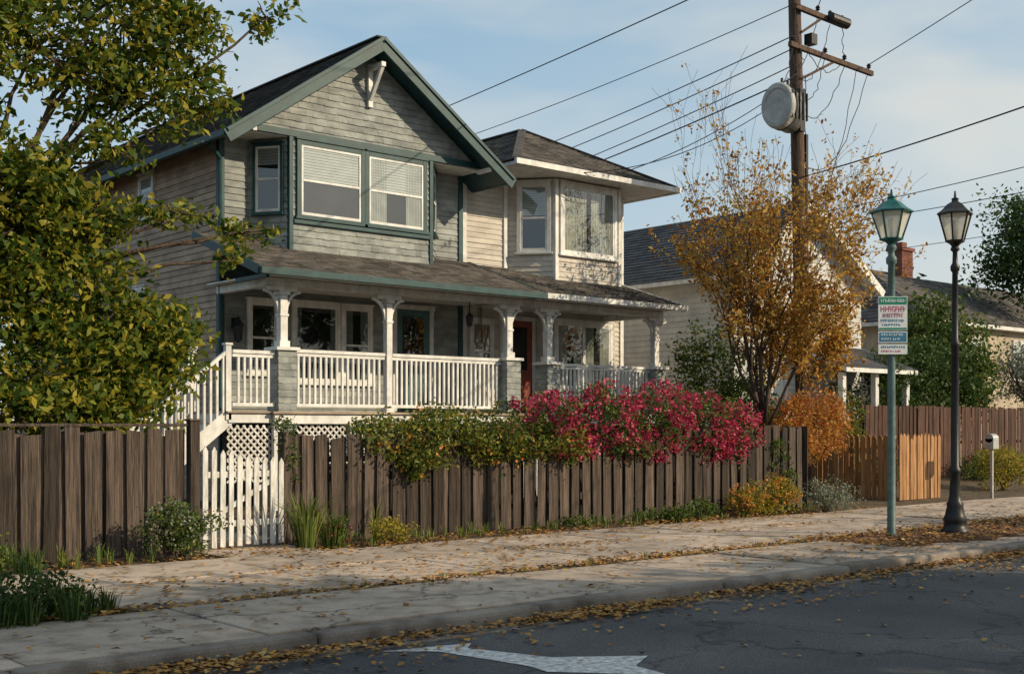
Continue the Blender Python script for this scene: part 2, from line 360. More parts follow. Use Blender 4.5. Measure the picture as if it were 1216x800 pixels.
def porch_post(G, x, y, z0, z1, pier=None, w=.15):
    T = G[('porch_posts', 'white')]
    if pier:
        pz = pier; G[('porch_piers', 'grayside')].box(x - .19, x + .19, y - .19, y + .19, 1.6, pz)
        for i, (a, b) in enumerate((((x - .19, y - .19), (x + .19, y - .19)), ((x - .19, y + .19), (x - .19, y - .19)), ((x + .19, y - .19), (x + .19, y + .19)))):
            wall(G[('porch_piers', 'grayside')], a, b, 1.62, pz - .02, .12, (.12, .2), .014)
        T.box(x - .24, x + .24, y - .24, y + .24, pz, pz + .06)
        z0 = pz + .06
    T.box(x - w / 2, x + w / 2, y - w / 2, y + w / 2, z0 + .12, z1 - .16)
    T.box(x - w / 2 - .03, x + w / 2 + .03, y - w / 2 - .03, y + w / 2 + .03, z0, z0 + .12)
    T.box(x - w / 2 - .035, x + w / 2 + .035, y - w / 2 - .035, y + w / 2 + .035, z1 - .16, z1 - .09)
    T.box(x - w / 2 - .015, x + w / 2 + .015, y - w / 2 - .015, y + w / 2 + .015, z1 - .55, z1 - .5)
    T.box(x - .27, x + .27, y - w / 2 - .01, y + w / 2 + .01, z1 - .09, z1 - .002)
    for sgn in (-1, 1):
        pts = []
        for k in range(6):
            t = k / 5 * math.pi / 2
            pts.append((x + sgn * (w / 2 + .30 - .30 * math.cos(t)), y, z1 - .09 - .40 * (1 - math.sin(t))))
        for k in range(5): T.beam(pts[k], pts[k + 1], .05, .06, up=(0, 1, 0))

# ------------------------------------------------------------------ ground, road, pavement
g = MB(); g.box(-300, 500, -300, 600, -1.0, -.18); g.make('ground', M['soil'])
r = MB(); r.add([(-200, -2.4, -.13), (400, -2.4, -.13), (400, 8.66, -.13), (-200, 8.66, -.13)], [(0, 1, 2, 3)]); r.make('road', M['asphalt'])
lot = MB()
nx, ny = 120, 60
vs = []; fs = []
for j in range(ny + 1):
    y = 8.78 + (j / ny) ** 1.6 * 70
    for i in range(nx + 1):
        x = -30 + i * 1.1
        z = -.035 + .012 * math.sin(x * 2.1 + y) + (.25 * min(1, max(0, (y - 16.5) / 3)))
        vs.append((x, y, z))
for j in range(ny):
    for i in range(nx): a = j * (nx + 1) + i; fs.append((a, a + 1, a + nx + 2, a + nx + 1))
lot.add(vs, fs); lot.make('garden_soil', M['soil'], smooth=True)
f2 = MB(); f2.box(-60, 200, -40, -2.6, -.18, -.02); f2.make('verge', M['soil'])

kb = MB(); x = -14
while x < 110:
    w = R.uniform(2.2, 2.7); jy = R.uniform(-.015, .015); jz = R.uniform(-.015, .008); j2 = R.uniform(-.01, .01)
    kb.hexa([(x, 8.60 + jy, -.2), (x + w - .014, 8.60 + jy + j2, -.2), (x + w - .014, 8.82, -.2), (x, 8.82, -.2), (x, 8.615 + jy, jz), (x + w - .014, 8.615 + jy + j2, jz + j2 * .6), (x + w - .014, 8.82, jz), (x, 8.82, jz)]); x += w
x = -14
while x < 110:
    w = 2.5; kb.box(x, x + w - .012, -2.6, -2.4, -.2, .0); x += w
kb.make('kerb', M['kerb'], bevel=.035)
gt = MB(); x = -14
while x < 110:
    w = R.uniform(2.8, 3.2); gt.box(x, x + w - .01, 8.28, 8.585, -.2, -.122 + R.uniform(-.002, .002)); x += w
gt.make('gutter', M['kerb'])
sw = MB(); x = -12
while x < 100:
    w = R.uniform(1.75, 2.0)
    def slabq(x0, x1, y0, y1):
        z = R.uniform(-.010, .008); t = [R.uniform(-.007, .007) for _ in range(4)]; e = [R.uniform(-.02, .02) for _ in range(2)]
        sw.hexa([(x0, y0 + e[0], -.15), (x1, y0, -.15), (x1, y1 + e[1], -.15), (x0, y1, -.15), (x0, y0 + e[0], z + t[0]), (x1, y0, z + t[1]), (x1, y1 + e[1], z + t[2]), (x0, y1, z + t[3])])
    slabq(x, x + w - .012, 8.86, 10.70)
    slabq(x + .3, x + .3 + w - .012, 11.02, 12.67); slabq(x + .3, x + .3 + w - .012, 12.69, 14.28)
    x += w
sw.make('sidewalk', M['concrete'], bevel=.01)
pa = MB(); pa.box(7.5, 8.95, 14.34, 15.5, -.1, -.004); pa.box(7.6, 8.9, 15.52, 19, -.1, .25 * .3); pa.make('garden_path', M['concrete'])
mu = MB(); vs = []; fs = []; nx, ny = 60, 14
for j in range(ny + 1):
    for i in range(nx + 1):
        u = i / nx; v = j / ny; e = min(u, 1 - u) * 14; e2 = min(v, 1 - v) * 5; k = min(1, e, e2)
        x = 15.0 + u * 7.2 + .1 * math.sin(j * 1.7); y = 9.15 + v * 1.7 + .09 * math.sin(i * .9)
        vs.append((x, y, -.04 + .10 * k + R.uniform(-.012, .012)))
for j in range(ny):
    for i in range(nx): a = j * (nx + 1) + i; fs.append((a, a + 1, a + nx + 2, a + nx + 1))
mu.add(vs, fs); mu.make('mulch_bed', M['mulch'], smooth=True)
ar = MB()
pts = [(5.625, 8.19), (5.98, 7.89), (6.14, 6.97), (6.10, 6.71), (6.70, 6.04), (6.76, 6.44), (7.14, 6.66), (6.51, 7.11), (6.25, 7.85), (6.42, 8.01)]
ar.add([(a, b, -.125) for a, b in pts], [(0, 1, 8, 9), (1, 2, 7, 8), (2, 3, 4, 5), (2, 5, 6, 7)])
ar.make('painted_road_arrow', M['paint_road'])

# ------------------------------------------------------------------ fences
def fence(name, mat, p0, p1, top, zb=-.02, sp=.27, bw=.2, cap=False, under=.13, pointed=False, rough=1.0):
    e = empty(name); b = MB(); rl = MB()
    d = Vector((p1[0] - p0[0], p1[1] - p0[1], 0)); Ln = d.length; d.normalize(); n = Vector((d.y, -d.x, 0)); o = Vector((p0[0], p0[1], 0))
    k = int(Ln / sp)
    for i in range(k + 1):
        for lay in (0, 1):
            c = (i + .5 * lay) * sp + R.uniform(-.02, .02) * rough; w = (bw if lay == 0 else under) * R.uniform(.86, 1.08)
            if c > Ln: continue
            off = n * ((.05 if lay == 0 else 0) + R.uniform(-.01, .01) * rough); zt = top(c) + (0 if lay == 0 else -.045) + R.uniform(-.04, .04) * rough
            if R.random() < .1 * rough: zt -= R.uniform(.03, .12)
            tl = R.uniform(-.025, .025) * rough; a = o + d * (c - w / 2) + off; bb = o + d * (c + w / 2) + off; t = n * .022
            tw = n * R.uniform(-.024, .024) * rough
            z = Vector((0, 0, 1)); sh = d * tl
            P = [a + t, bb + t + tw, bb + tw, a]; hh = R.uniform(-.015, .015) * rough
            b.hexa([p + z * zb for p in P] + [P[0] + sh + z * (zt + hh), P[1] + sh + z * (zt - hh), P[2] + sh + z * (zt - hh), P[3] + sh + z * (zt + hh)])
            if pointed and lay == 0:
                m = (a + bb) / 2 + sh
                b.add([a + t + sh + z * zt, bb + t + sh + z * zt, m + t + z * (zt + .07), a + sh + z * zt, bb + sh + z * zt, m + z * (zt + .07)], [(0, 1, 2), (5, 4, 3), (1, 4, 5, 2), (0, 2, 5, 3)])
    for zr in (.35, 1.2):
        rl.beam(o - n * .045 + V3(0, 0, zr), o + d * Ln - n * .045 + V3(0, 0, zr), .05, .09)
    i = 0
    while i * 2.4 <= Ln + .1:
        c = min(i * 2.4, Ln); q = o + d * c - n * .13; zt = top(c) + .02
        rl.box(q.x - .055, q.x + .055, q.y - .055, q.y + .055, -.1, zt); i += 1
    if cap:
        rl.beam(o + V3(0, 0, top(0) + .045) - d * .05, o + d * (Ln + .06) + V3(0, 0, top(Ln) + .045), .15, .04)
    b.make('boards', M[mat], e, bevel=.004); rl.make('rails_and_posts', M[mat], e, bevel=.006)
    return e
fence('wooden_fence', 'fence', (-6, 15.5), (7.42, 15.5), lambda c: 1.66, cap=True)
fence('wooden_fence', 'fence', (9.02, 15.5), (21.3, 15.5), lambda c: 1.60 - .13 * math.exp(-((c - 5) / 3.2) ** 2) + .006 * c)
fence('wooden_fence', 'fence', (21.3, 15.5), (21.3, 20.5), lambda c: 1.65)
fence('wooden_fence', 'fence_new', (25.0, 19.4), (25.0, 15.6), lambda c: 1.42, sp=.15, bw=.12, under=.04, pointed=True, rough=.5)
fence('wooden_fence', 'fence_new', (25.05, 15.55), (26.85, 15.55), lambda c: 1.44, sp=.15, bw=.12, under=.04, pointed=True, rough=.5)
fence('wooden_fence', 'fence_dark', (29.0, 19.0), (38.2, 19.0), lambda c: 2.25, sp=.2, bw=.17, rough=.6)
gp = MB(); gp.box(7.46, 7.60, 15.38, 15.52, -.1, 1.76); gp.box(8.90, 9.03, 15.38, 15.52, -.1, 1.62); gp.box(7.44, 7.62, 15.36, 15.54, 1.76, 1.79); gp.make('gate_posts', M['fence'], bevel=.01)
ge = empty('picket_gate'); pk = MB(); n = 10
for i in range(n):
    c = 7.67 + i * (8.84 - 7.67) / (n - 1); zt = 1.18 + .18 * (1 - i / (n - 1)) ** 1.5 + R.uniform(-.015, .015); w = .076 * R.uniform(.92, 1.08); y = 15.36
    z0 = .03 + R.uniform(-.015, .015); s_ = R.uniform(-.008, .008)
    pk.hexa([(c - w / 2, y, z0), (c + w / 2, y, z0), (c + w / 2, y + .02, z0), (c - w / 2, y + .02, z0), (c - w / 2 + s_, y, zt), (c + w / 2 + s_, y, zt), (c + w / 2 + s_, y + .02, zt), (c - w / 2 + s_, y + .02, zt)])
    c += s_
    pk.add([(c - w / 2, y, zt), (c + w / 2, y, zt), (c, y, zt + .07), (c - w / 2, y + .02, zt), (c + w / 2, y + .02, zt), (c, y + .02, zt + .07)], [(0, 1, 2), (5, 4, 3), (1, 4, 5, 2), (0, 2, 5, 3)])
for z in (.3, .98): pk.box(7.63, 8.88, 15.382, 15.41, z, z + .085)
pk.beam((7.67, 15.395, .36), (8.84, 15.395, 1.0), .024, .07)
pk.make('pickets', M['whitewood'], ge, bevel=.003)

# ------------------------------------------------------------------ house 1
G = Grp('shingled_house')
hull = G[('structure', 'grayside')]
hull.box(11.06, 16.89, 21.51, 33, -.1, 7.30)
zr, ze, xc, hw_ = 9.46, 7.13, 13.95, 3.38
sl = (zr - ze) / hw_
def hw(z): return (zr - .17 - z) / sl
z0 = 7.30; h = hw(z0); y0, y1 = 20.76, 33.0
hull.add([(xc - h, y0, z0), (xc + h, y0, z0), (xc, y0, zr - .17), (xc - h, y1, z0), (xc + h, y1, z0), (xc, y1, zr - .17)], [(0, 1, 2), (5, 4, 3), (0, 3, 4, 1), (1, 4, 5, 2), (0, 2, 5, 3)])
SH = (.13, .24)
tiles(G[('gable_shingles', 'grayside')], (xc, 20.75, 7.34), (1, 0, 0), (0, 0, 1), (0, -1, 0), zr - .2 - 7.34, .135, SH, .02, lambda v: (-hw(7.34 + v), hw(7.34 + v)))
wall(G[('side_clapboards', 'tanside')], (11.05, 33), (11.05, 21.5), 0, 7.3, .125)
wall(G[('front_siding', 'grayside')], (11.05, 21.5), (16.9, 21.5), 1.9, 7.3, .13, (.8, 2.2), .02)
wall(G[('side_clapboards', 'tanside')], (16.9, 21.5), (16.9, 33), 0, 7.3, .125)
bay = [(11.62, 21.5), (12.14, 20.75), (15.52, 20.75), (16.2, 21.5)]
hull.hexa([(p[0] * 1.0, p[1] + .01, 5.15) for p in (bay[1], bay[2], bay[3], bay[0])] + [(p[0], p[1] + .01, 7.36) for p in (bay[1], bay[2], bay[3], bay[0])])
for a, b in zip(bay[:-1], bay[1:]): wall(G[('bay_shingles', 'grayside')], a, b, 5.1, 7.3, .135, SH, .02)
T = G[('trim', 'teal')]
for p in (bay[1], bay[2]): T.box(p[0] - .045, p[0] + .045, p[1] - .045, p[1] + .06, 5.1, 7.29)
for (x, y) in ((11.05, 21.5), (16.9, 21.5)): T.box(x - .06, x + .06, y - .05, y + .08, 1.9, 7.29)
T.box(10.98, 16.97, 20.70, 20.762, 7.29, 7.42)
G[('soffit', 'white')].box(10.99, 16.96, 20.762, 21.49, 7.27, 7.298)
Ff = frame(bay[1], bay[2])
window(G, Ff, .22, 1.60, 5.80, 7.16, 'teal', .10, blind=.5, curtain=.0, glass='glass')
window(G, Ff, 1.80, 3.16, 5.80, 7.16, 'teal', .10, blind=.5, curtain=.3, glass='glass')
Fl = frame(bay[0], bay[1]); window(G, Fl, .2, .72, 5.85, 7.12, 'teal', .06, blind=.3, sillw=.01)
Fr = frame(bay[2], bay[3]); window(G, Fr, .22, .8, 5.85, 7.12, 'teal', .07, blind=.3)
T.lbox(Ff, 0.05, 3.33, 5.62, 5.70, 0, .07)
Fs = frame((11.05, 33), (11.05, 21.5)); window(G, Fs, 7.9, 8.5, 6.15, 6.98, 'white', .08, blind=.4)
window(G, Fs, 7.2, 8.1, 3.3, 4.6, 'white', .08, blind=.4)
Fp = ((11.05, 21.5), (1, 0), (0, -1))
window(G, Fp, .62, 1.18, 2.75, 4.10, 'white', .08)
window(G, Fp, 1.62, 2.6, 2.6, 4.12, 'white', .08, mid=False, glass='glassdark', curtain=.12)
window(G, Fp, 2.78, 3.4, 2.6, 4.12, 'white', .08, curtain=.3, glass='glassdark')
W = G[('door_trim', 'white')]
W.lbox(Fp, 4.0, 4.1, 1.95, 4.2, 0, .06); W.lbox(Fp, 4.98, 5.08, 1.95, 4.2, 0, .06); W.lbox(Fp, 3.97, 5.11, 4.2, 4.3, 0, .07)
D = G[('front_door', 'doorteal')]; D.lbox(Fp, 4.1, 4.98, 1.97, 4.2, .0, .035)
for a0, a1, z0, z1 in ((4.2, 4.5, 2.1, 2.8), (4.58, 4.88, 2.1, 2.8)): D.lbox(Fp, a0, a1, z0, z1, .03, .05)
G[('door_glass', 'dark')].lbox(Fp, 4.26, 4.82, 3.0, 4.05, .03, .040); G[('window_glass', 'glass')].add([(11.05 + a, 21.452, z) for a, z in ((4.26, 3.0), (4.82, 3.0), (4.82, 4.05), (4.26, 4.05))], [(0, 1, 2, 3)])
G[('door_handle', 'blackmetal')].lbox(Fp, 4.17, 4.2, 2.85, 3.05, .035, .08)
rf = G[('roof', 'roofgrey')]; sb = G[('roof_deck', 'teal')]
y0, y1 = 20.25, 33.5
xl, xr = xc - hw_, xc + hw_
slab(sb, (xl, y0, ze), (xc, y0, zr), (xc, y1, zr), (xl, y1, ze), .13)
slab(sb, (xc, y0, zr), (xr, y0, ze), (xr, y1, ze), (xc, y1, zr), .13)
roof_face(rf, (xl, y1, ze), (xl, y0, ze), (xc, y0, zr), (xc, y1, zr))
roof_face(rf, (xr, y0, ze), (xr, y1, ze), (xc, y1, zr), (xc, y0, zr))
rf.beam((xc, y0, zr + .015), (xc, y1, zr + .015), .24, .03)
for sg in (-1, 1):
    e = Vector((xc + sg * (hw_ + .06), y0 - .03, ze - .04 - .13)); a = Vector((xc, y0 - .03, zr - .13))
    T.beam(e, a + V3(0, -.001 * sg, 0), .05, .25, up=(0, 0, 1))
    T.beam(e + V3(0, -.04, .11), a + V3(0, -.04 - .001 * sg, .11), .035, .07, up=(0, 0, 1))
T.box(xl - .1, xl + .0, y0, y1, ze - .15, ze - .03); T.box(xr, xr + .1, y0, y1, ze - .15, ze - .03)
K = G[('knee_braces', 'white')]
K.box(xc - .05, xc + .05, 20.66, 20.745, 8.15, 9.0); K.box(xc - .05, xc + .05, 20.2, 20.66, 8.88, 8.97); K.beam((xc, 20.68, 8.3), (xc, 20.26, 8.88), .07, .08)
for x in (xl + .55, xr - .55):
    z = ze + .55 * sl - .2
    K.box(x - .04, x + .04, 20.28, 20.7, z - .14, z - .06)
G[('downpipes', 'teal')].cyl((10.98, 21.38, .2), (10.98, 21.38, 6.8), .04, .04, 8); G[('downpipes', 'teal')].cyl((10.98, 21.38, 6.8), (10.62, 21.1, 7.0), .04, .04, 8)
pz = 1.95
P = G[('porch_floor', 'white')]
P.box(10.95, 16.95, 19.25, 21.48, pz - .22, pz - .04); G[('porch_boards', 'tanside')].box(10.9, 17.0, 19.2, 21.49, pz - .04, pz)
P.box(10.1, 10.945, 19.35, 20.75, pz - .2, pz - .03); G[('porch_boards', 'tanside')].box(10.05, 10.895, 19.3, 20.8, pz - .03, pz + .001)
P.box(10.95, 16.95, 19.27, 19.31, 1.0, 1.12)
for x in (11.0, 12.6, 14.2, 15.6, 16.9): P.box(x - .06, x + .06, 19.26, 19.36, 0, pz - .22)
LT = G[('lattice', 'whitewood')]
for k in range(60):
    x = 10.4 + k * .13
    for sg in (1, -1):
        a = Vector((x, 19.33 + (.008 if sg > 0 else -.003), 1.1)); b = a + V3(.64 * sg, 0, .64)
        if min(a.x, b.x) > 10.96 and max(a.x, b.x) < 16.9: LT.beam(a, b, .008, .035)
for k in range(-8, 22):
    for sg in (1, -1):
        a = Vector((10.08 + k * .13, 19.37 + (.008 if sg > 0 else -.003), .7)); b = a + V3(1.0 * sg, 0, 1.0)
        lo, hi = 10.08, 10.94
        t0 = (lo - a.x) / (b.x - a.x); t1 = (hi - a.x) / (b.x - a.x)
        t0, t1 = min(t0, t1), max(t0, t1); t0 = max(0, t0); t1 = min(1, t1)
        if t1 - t0 > .05: LT.beam(a.lerp(b, t0), a.lerp(b, t1), .008, .035)
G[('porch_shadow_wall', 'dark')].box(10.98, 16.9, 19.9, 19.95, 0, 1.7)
RL = G[('porch_railing', 'white')]
railing(RL, (11.45, 19.5), (13.47, 19.5), pz, 3.06); railing(RL, (13.65, 19.5), (16.42, 19.5), pz, 3.06)
railing(RL, (10.2, 19.42), (11.03, 19.42), pz, 3.0); railing(RL, (16.78, 19.7), (16.78, 21.4), pz, 3.06)
porch_post(G, 11.24, 19.5, 2, 4.22, pier=3.05); porch_post(G, 13.56, 19.5, 1.95, 4.22, w=.13); porch_post(G, 16.61, 19.5, 2, 4.22, pier=3.05)
BM = G[('porch_beams', 'white')]
BM.box(10.85, 16.98, 19.42, 19.58, 4.22, 4.36); BM.box(10.95, 11.09, 19.58, 21.48, 4.22, 4.36)
G[('porch_ceiling', 'white')].box(10.75, 17.0, 19.0, 21.48, 4.37, 4.395)
A = (10.48, 18.9, 4.46); B = (17.08, 18.9, 4.46); C = (17.08, 21.49, 5.36); Dq = (10.48, 21.49, 5.36)
roof_face(G[('porch_roof', 'roofbrown')], A, B, C, Dq, .14, (.16, .3), .02); slab(sb, A, B, C, Dq, .10)
T.box(10.44, 17.11, 18.80, 18.89, 4.33, 4.45); T.beam((10.45, 18.9, 4.40), (10.45, 21.45, 5.29), .05, .16); T.beam((17.11, 18.9, 4.40), (17.11, 21.45, 5.29), .05, .16)
T.beam((10.7, 19.05, 4.34), (10.7, 20.2, 4.34), .06, .08)
ST = G[('porch_steps', 'tanside')]; SR = G[('stair_railing', 'white')]
ns = 9
for i in range(ns):
    x1 = 10.08 - i * .24; z = pz - (i + 1) * .19
    ST.box(x1 - .27, x1, 19.42, 20.72, z - .04, z); G[('stair_risers', 'white')].box(x1 - .02, x1, 19.44, 20.70, z, z + .15)
for y in (19.40, 20.74):
    SR.beam((10.1, y, pz - .12), (10.08 - ns * .24, y, pz - .12 - ns * .19), .05, .26)
    SR.beam((10.1, y, 3.0), (10.08 - ns * .24, y, 3.0 - ns * .19), .08, .06)
    for i in range(18):
        x = 10.02 - i * .12; zo = -(10.1 - x) * .79; SR.box(x - .02, x + .02, y - .02, y + .02, pz + zo, 2.97 + zo)
    for (x, z) in ((10.1, 3.1), (10.08 - ns * .24, 3.1 - ns * .19)):
        SR.box(x - .05, x + .05, y - .05, y + .05, z - 1.3, z); SR.box(x - .07, x + .07, y - .07, y + .07, z, z + .04)
LN = G[('porch_lantern', 'blackmetal')]
LN.box(11.26, 11.38, 21.38, 21.47, 3.58, 3.78); LN.lathe(11.32, 21.31, [(.01, 3.30), (.08, 3.34), (.10, 3.62), (.13, 3.64), (.05, 3.74), (.02, 3.80)], 8)
LN.lathe(15.9, 19.9, [(.005, 3.75), (.06, 3.78), (.08, 3.95), (.09, 3.96), (.015, 4.05), (.008, 4.37)], 8)
for i in range(3): LN.cyl((16.15 + i * .04, 19.9, 3.6 + i * .06), (16.15 + i * .04, 19.9, 4.2), .009, .009, 6)
G.done(bevels={'porch_posts': .006, 'trim': .006, 'window_trim': .004})

# ------------------------------------------------------------------ house 2
G = Grp('bay_window_house')
h2 = G[('structure', 'creamside')]
h2.box(17.11, 22.19, 21.66, 33, -.1, 7.42)
wall(G[('front_clapboards', 'creamside')], (17.1, 21.65), (22.2, 21.65), 1.9, 7.42, .12)
wall(G[('side_clapboards', 'creamside')], (22.2, 21.65), (22.2, 33), 0, 7.42, .12)
wall(G[('side_clapboards', 'creamside')], (17.1, 33), (17.1, 21.65), 0, 7.42, .12)
bay = [(18.37, 21.65), (19.13, 20.75), (21.2, 20.75), (21.9, 21.65)]
def prism(mb, pts, z0, z1):
    n = len(pts); mb.add([(p[0], p[1] + .01, z0) for p in pts] + [(p[0], p[1] + .01, z1) for p in pts], [tuple(range(n - 1, -1, -1)), tuple(range(n, 2 * n))] + [(i, (i + 1) % n, n + (i + 1) % n, n + i) for i in range(n)])
prism(h2, [bay[1], bay[2], bay[3], bay[0]], 4.9, 7.41)
for a, b in zip(bay[:-1], bay[1:]): wall(G[('bay_clapboards', 'creamside')], a, b, 4.9, 7.4, .12)
T = G[('trim', 'white')]
for p in (bay[1], bay[2]): T.box(p[0] - .05, p[0] + .05, p[1] - .045, p[1] + .06, 4.9, 7.39)
T.box(17.06, 17.18, 21.60, 21.66, 2, 7.4); T.box(22.13, 22.25, 21.6, 21.72, 2, 7.4); T.box(18.28, 18.38, 21.59, 21.65, 5.2, 7.4)
F = frame(bay[1], bay[2]); window(G, F, .2, 1.86, 5.72, 7.25, 'white', .10, mid=False, curtain=.44, glass='glass')
F = frame(bay[0], bay[1]); window(G, F, .36, .98, 5.74, 7.25, 'white', .09, blind=.45, glass='glass')
F = frame(bay[2], bay[3]); window(G, F, .3, .9, 5.74, 7.25, 'white', .09, blind=.25)
x0, x1, y0, y1, z0 = 17.42, 22.62, 20.15, 33.6, 7.52; xm = 19.98; ya, yb, zt = 22.9, 30.5, 9.02
rf = G[('roof', 'roofbrown')]
roof_face(rf, (x0, y0, z0), (x1, y0, z0), (xm, ya, zt), (xm, ya, zt)); roof_face(rf, (x1, y0, z0), (x1, y1, z0), (xm, yb, zt), (xm, ya, zt))
roof_face(rf, (x0, y1, z0), (x0, y0, z0), (xm, ya, zt), (xm, yb, zt)); roof_face(rf, (x1, y1, z0), (x0, y1, z0), (xm, yb, zt), (xm, yb, zt))
rf.add([(x0, y0, z0 - .003), (x1, y0, z0 - .003), (x1, y1, z0 - .003), (x0, y1, z0 - .003), (xm, ya, zt - .003), (xm, yb, zt - .003)], [(0, 1, 4), (1, 2, 5, 4), (2, 3, 5), (3, 0, 4, 5)])
for a, b in (((x0, y0, z0), (xm, ya, zt)), ((x1, y0, z0), (xm, ya, zt)), ((xm, ya, zt), (xm, yb, zt))): rf.beam(Vector(a) + V3(0, 0, .02), Vector(b) + V3(0, 0, .02), .2, .03)
G[('soffit', 'white')].box(x0 + .03, x1 - .03, y0 + .03, y1 - .03, z0 - .10, z0 - .02)
G[('gutter', 'white')].box(x0 - .07, x1 + .07, y0 - .09, y0, z0 - .12, z0); G[('gutter', 'white')].box(x1, x1 + .09, y0 + .005, y1, z0 - .12, z0 - .002)
G[('downpipe', 'white')].cyl((22.1, 21.55, 5.0), (22.1, 21.55, 7.3), .035, .035, 8)
lb = [(19.3, 21.65), (19.4, 21.2), (21.5, 21.2), (21.7, 21.65)]
prism(h2, [lb[1], lb[2], lb[3], lb[0]], 1.9, 4.4)
wall(G[('bay_clapboards', 'creamside')], lb[1], lb[2], 1.9, 4.4, .12); wall(G[('bay_clapboards', 'creamside')], lb[0], lb[1], 1.9, 4.4, .12)
F = frame(lb[1], lb[2]); window(G, F, .15, 1.9, 2.6, 4.1, 'white', .1, mull=1, mid=False, curtain=.35, glass='glass')
F = ((17.1, 21.65), (1, 0), (0, -1))
T.lbox(F, 1.08, 1.18, 1.95, 4.15, 0, .06); T.lbox(F, 2.06, 2.16, 1.95, 4.15, 0, .06); T.lbox(F, 1.05, 2.19, 4.15, 4.25, 0, .07)
G[('front_door', 'doorred')].lbox(F, 1.18, 2.06, 1.97, 4.15, 0, .04); G[('door_glass', 'dark')].lbox(F, 1.35, 1.9, 3.0, 4.0, .03, .046)
window(G, F, .25, .8, 2.7, 4.05, 'white', .08, curtain=.4)
T.box(17.2, 21.6, 19.25, 21.6, 1.72, 1.95)
for x in (17.3, 19.2, 21.5): T.box(x - .06, x + .06, 19.3, 19.42, 0, 1.72)
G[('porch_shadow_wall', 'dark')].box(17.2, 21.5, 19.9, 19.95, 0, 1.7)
RL = G[('porch_railing', 'white')]
railing(RL, (17.95, 19.5), (20.95, 19.5), 1.95, 3.02); railing(RL, (21.3, 19.7), (21.3, 21.5), 1.95, 3.02)
porch_post(G, 17.74, 19.5, 2, 4.22, pier=3.0); porch_post(G, 21.12, 19.5, 2, 4.22, pier=3.0)
T.box(17.3, 21.35, 19.42, 19.58, 4.22, 4.36); T.box(21.05, 21.2, 19.58, 21.6, 4.22, 4.36); G[('soffit', 'white')].box(17.25, 21.35, 19, 21.6, 4.37, 4.395)
A = (17.16, 18.92, 4.47); B = (21.5, 18.92, 4.47); C = (21.5, 21.64, 5.34); Dq = (17.16, 21.64, 5.34)
roof_face(G[('porch_roof', 'roofbrown')], A, B, C, Dq, .14, (.16, .3), .02); slab(G[('porch_deck', 'white')], A, B, C, Dq, .09)
G[('gutter', 'white')].box(17.14, 21.54, 18.83, 18.915, 4.35, 4.46); G[('porch_deck', 'white')].beam((21.53, 18.92, 4.40), (21.53, 21.6, 5.28), .05, .15)
G.done(bevels={'porch_posts': .006, 'trim': .006, 'window_trim': .004})

# ------------------------------------------------------------------ background houses
def gable_front(name, x0, x1, y0, y1, ze, zr, side, roof, ov=.35, wins=(), course=.16, porch=None):
    G = Grp(name); xc = (x0 + x1) / 2; s = (zr - ze) / ((x1 - x0) / 2 + ov)
    zw = ze + ov * s - .12
    st = G[('structure', side)]; st.box(x0 + .01, x1 - .01, y0 + .01, y1, -.1, zw)
    st.add([(x0 + .01, y0 + .01, zw), (x1 - .01, y0 + .01, zw), (xc, y0 + .01, zr - .13), (x0 + .01, y1, zw), (x1 - .01, y1, zw), (xc, y1, zr - .13)], [(0, 1, 2), (5, 4, 3), (1, 4, 5, 2), (0, 2, 5, 3)])
    wall(G[('clapboards', side)], (x0, y0), (x1, y0), 0, zw, course); wall(G[('clapboards', side)], (x0, y1), (x0, y0), 0, zw, course); wall(G[('clapboards', side)], (x1, y0), (x1, y1), 0, zw, course)
    tiles(G[('clapboards', side)], (xc, y0, zw), (1, 0, 0), (0, 0, 1), (0, -1, 0), zr - .15 - zw, course, (2, 4), .02, lambda v: (-(zr - .15 - zw - v) / s, (zr - .15 - zw - v) / s))
    xl, xr = x0 - ov, x1 + ov; ya, yb = y0 - ov, y1 + ov
    slab(G[('eaves', 'white')], (xl, ya, ze), (xc, ya, zr), (xc, yb, zr), (xl, yb, ze), .12); slab(G[('eaves', 'white')], (xc, ya, zr), (xr, ya, ze), (xr, yb, ze), (xc, yb, zr), .12)
    roof_face(G[('roof', roof)], (xl, yb, ze), (xl, ya, ze), (xc, ya, zr), (xc, yb, zr), .2, (.3, .5)); roof_face(G[('roof', roof)], (xr, ya, ze), (xr, yb, ze), (xc, yb, zr), (xc, ya, zr), .2, (.3, .5))
    for sg in (-1, 1): G[('eaves', 'white')].beam((xc + sg * ((x1 - x0) / 2 + ov + .03), ya - .03, ze - .1), (xc, ya - .03 - .001 * sg, zr - .1), .05, .24)
    F = ((x0, y0), (1, 0), (0, -1))
    for (a0, a1, z0, z1) in wins: window(G, F, a0, a1, z0, z1, 'white', .1, blind=.4)
    if porch:
        pa, pb, pd, pz = porch
        A = (x0 + pa, y0 - pd, pz); B = (x0 + pb, y0 - pd, pz); C = (x0 + pb, y0, pz + pd * .4); D = (x0 + pa, y0, pz + pd * .4)
        slab(G[('eaves', 'white')], A, B, C, D, .12); roof_face(G[('roof', roof)], A, B, C, D, .2, (.3, .5))
        for x in (pa + .2, (pa + pb) / 2, pb - .2): G[('porch_posts', 'white')].box(x0 + x - .08, x0 + x + .08, y0 - pd + .2, y0 - pd + .36, 0, pz - .13)
    return G
G = gable_front('gabled_house', 26.1, 32.1, 21.2, 36, 5.75, 8.1, 'blueside', 'roofblue', .45, wins=((1.2, 2.2, 4.3, 5.6), (3.3, 4.3, 4.3, 5.6), (.8, 2.2, 1.6, 3), (4.2, 5.2, 1.6, 3)), porch=(2.6, 6.2, 1.8, 3.3))
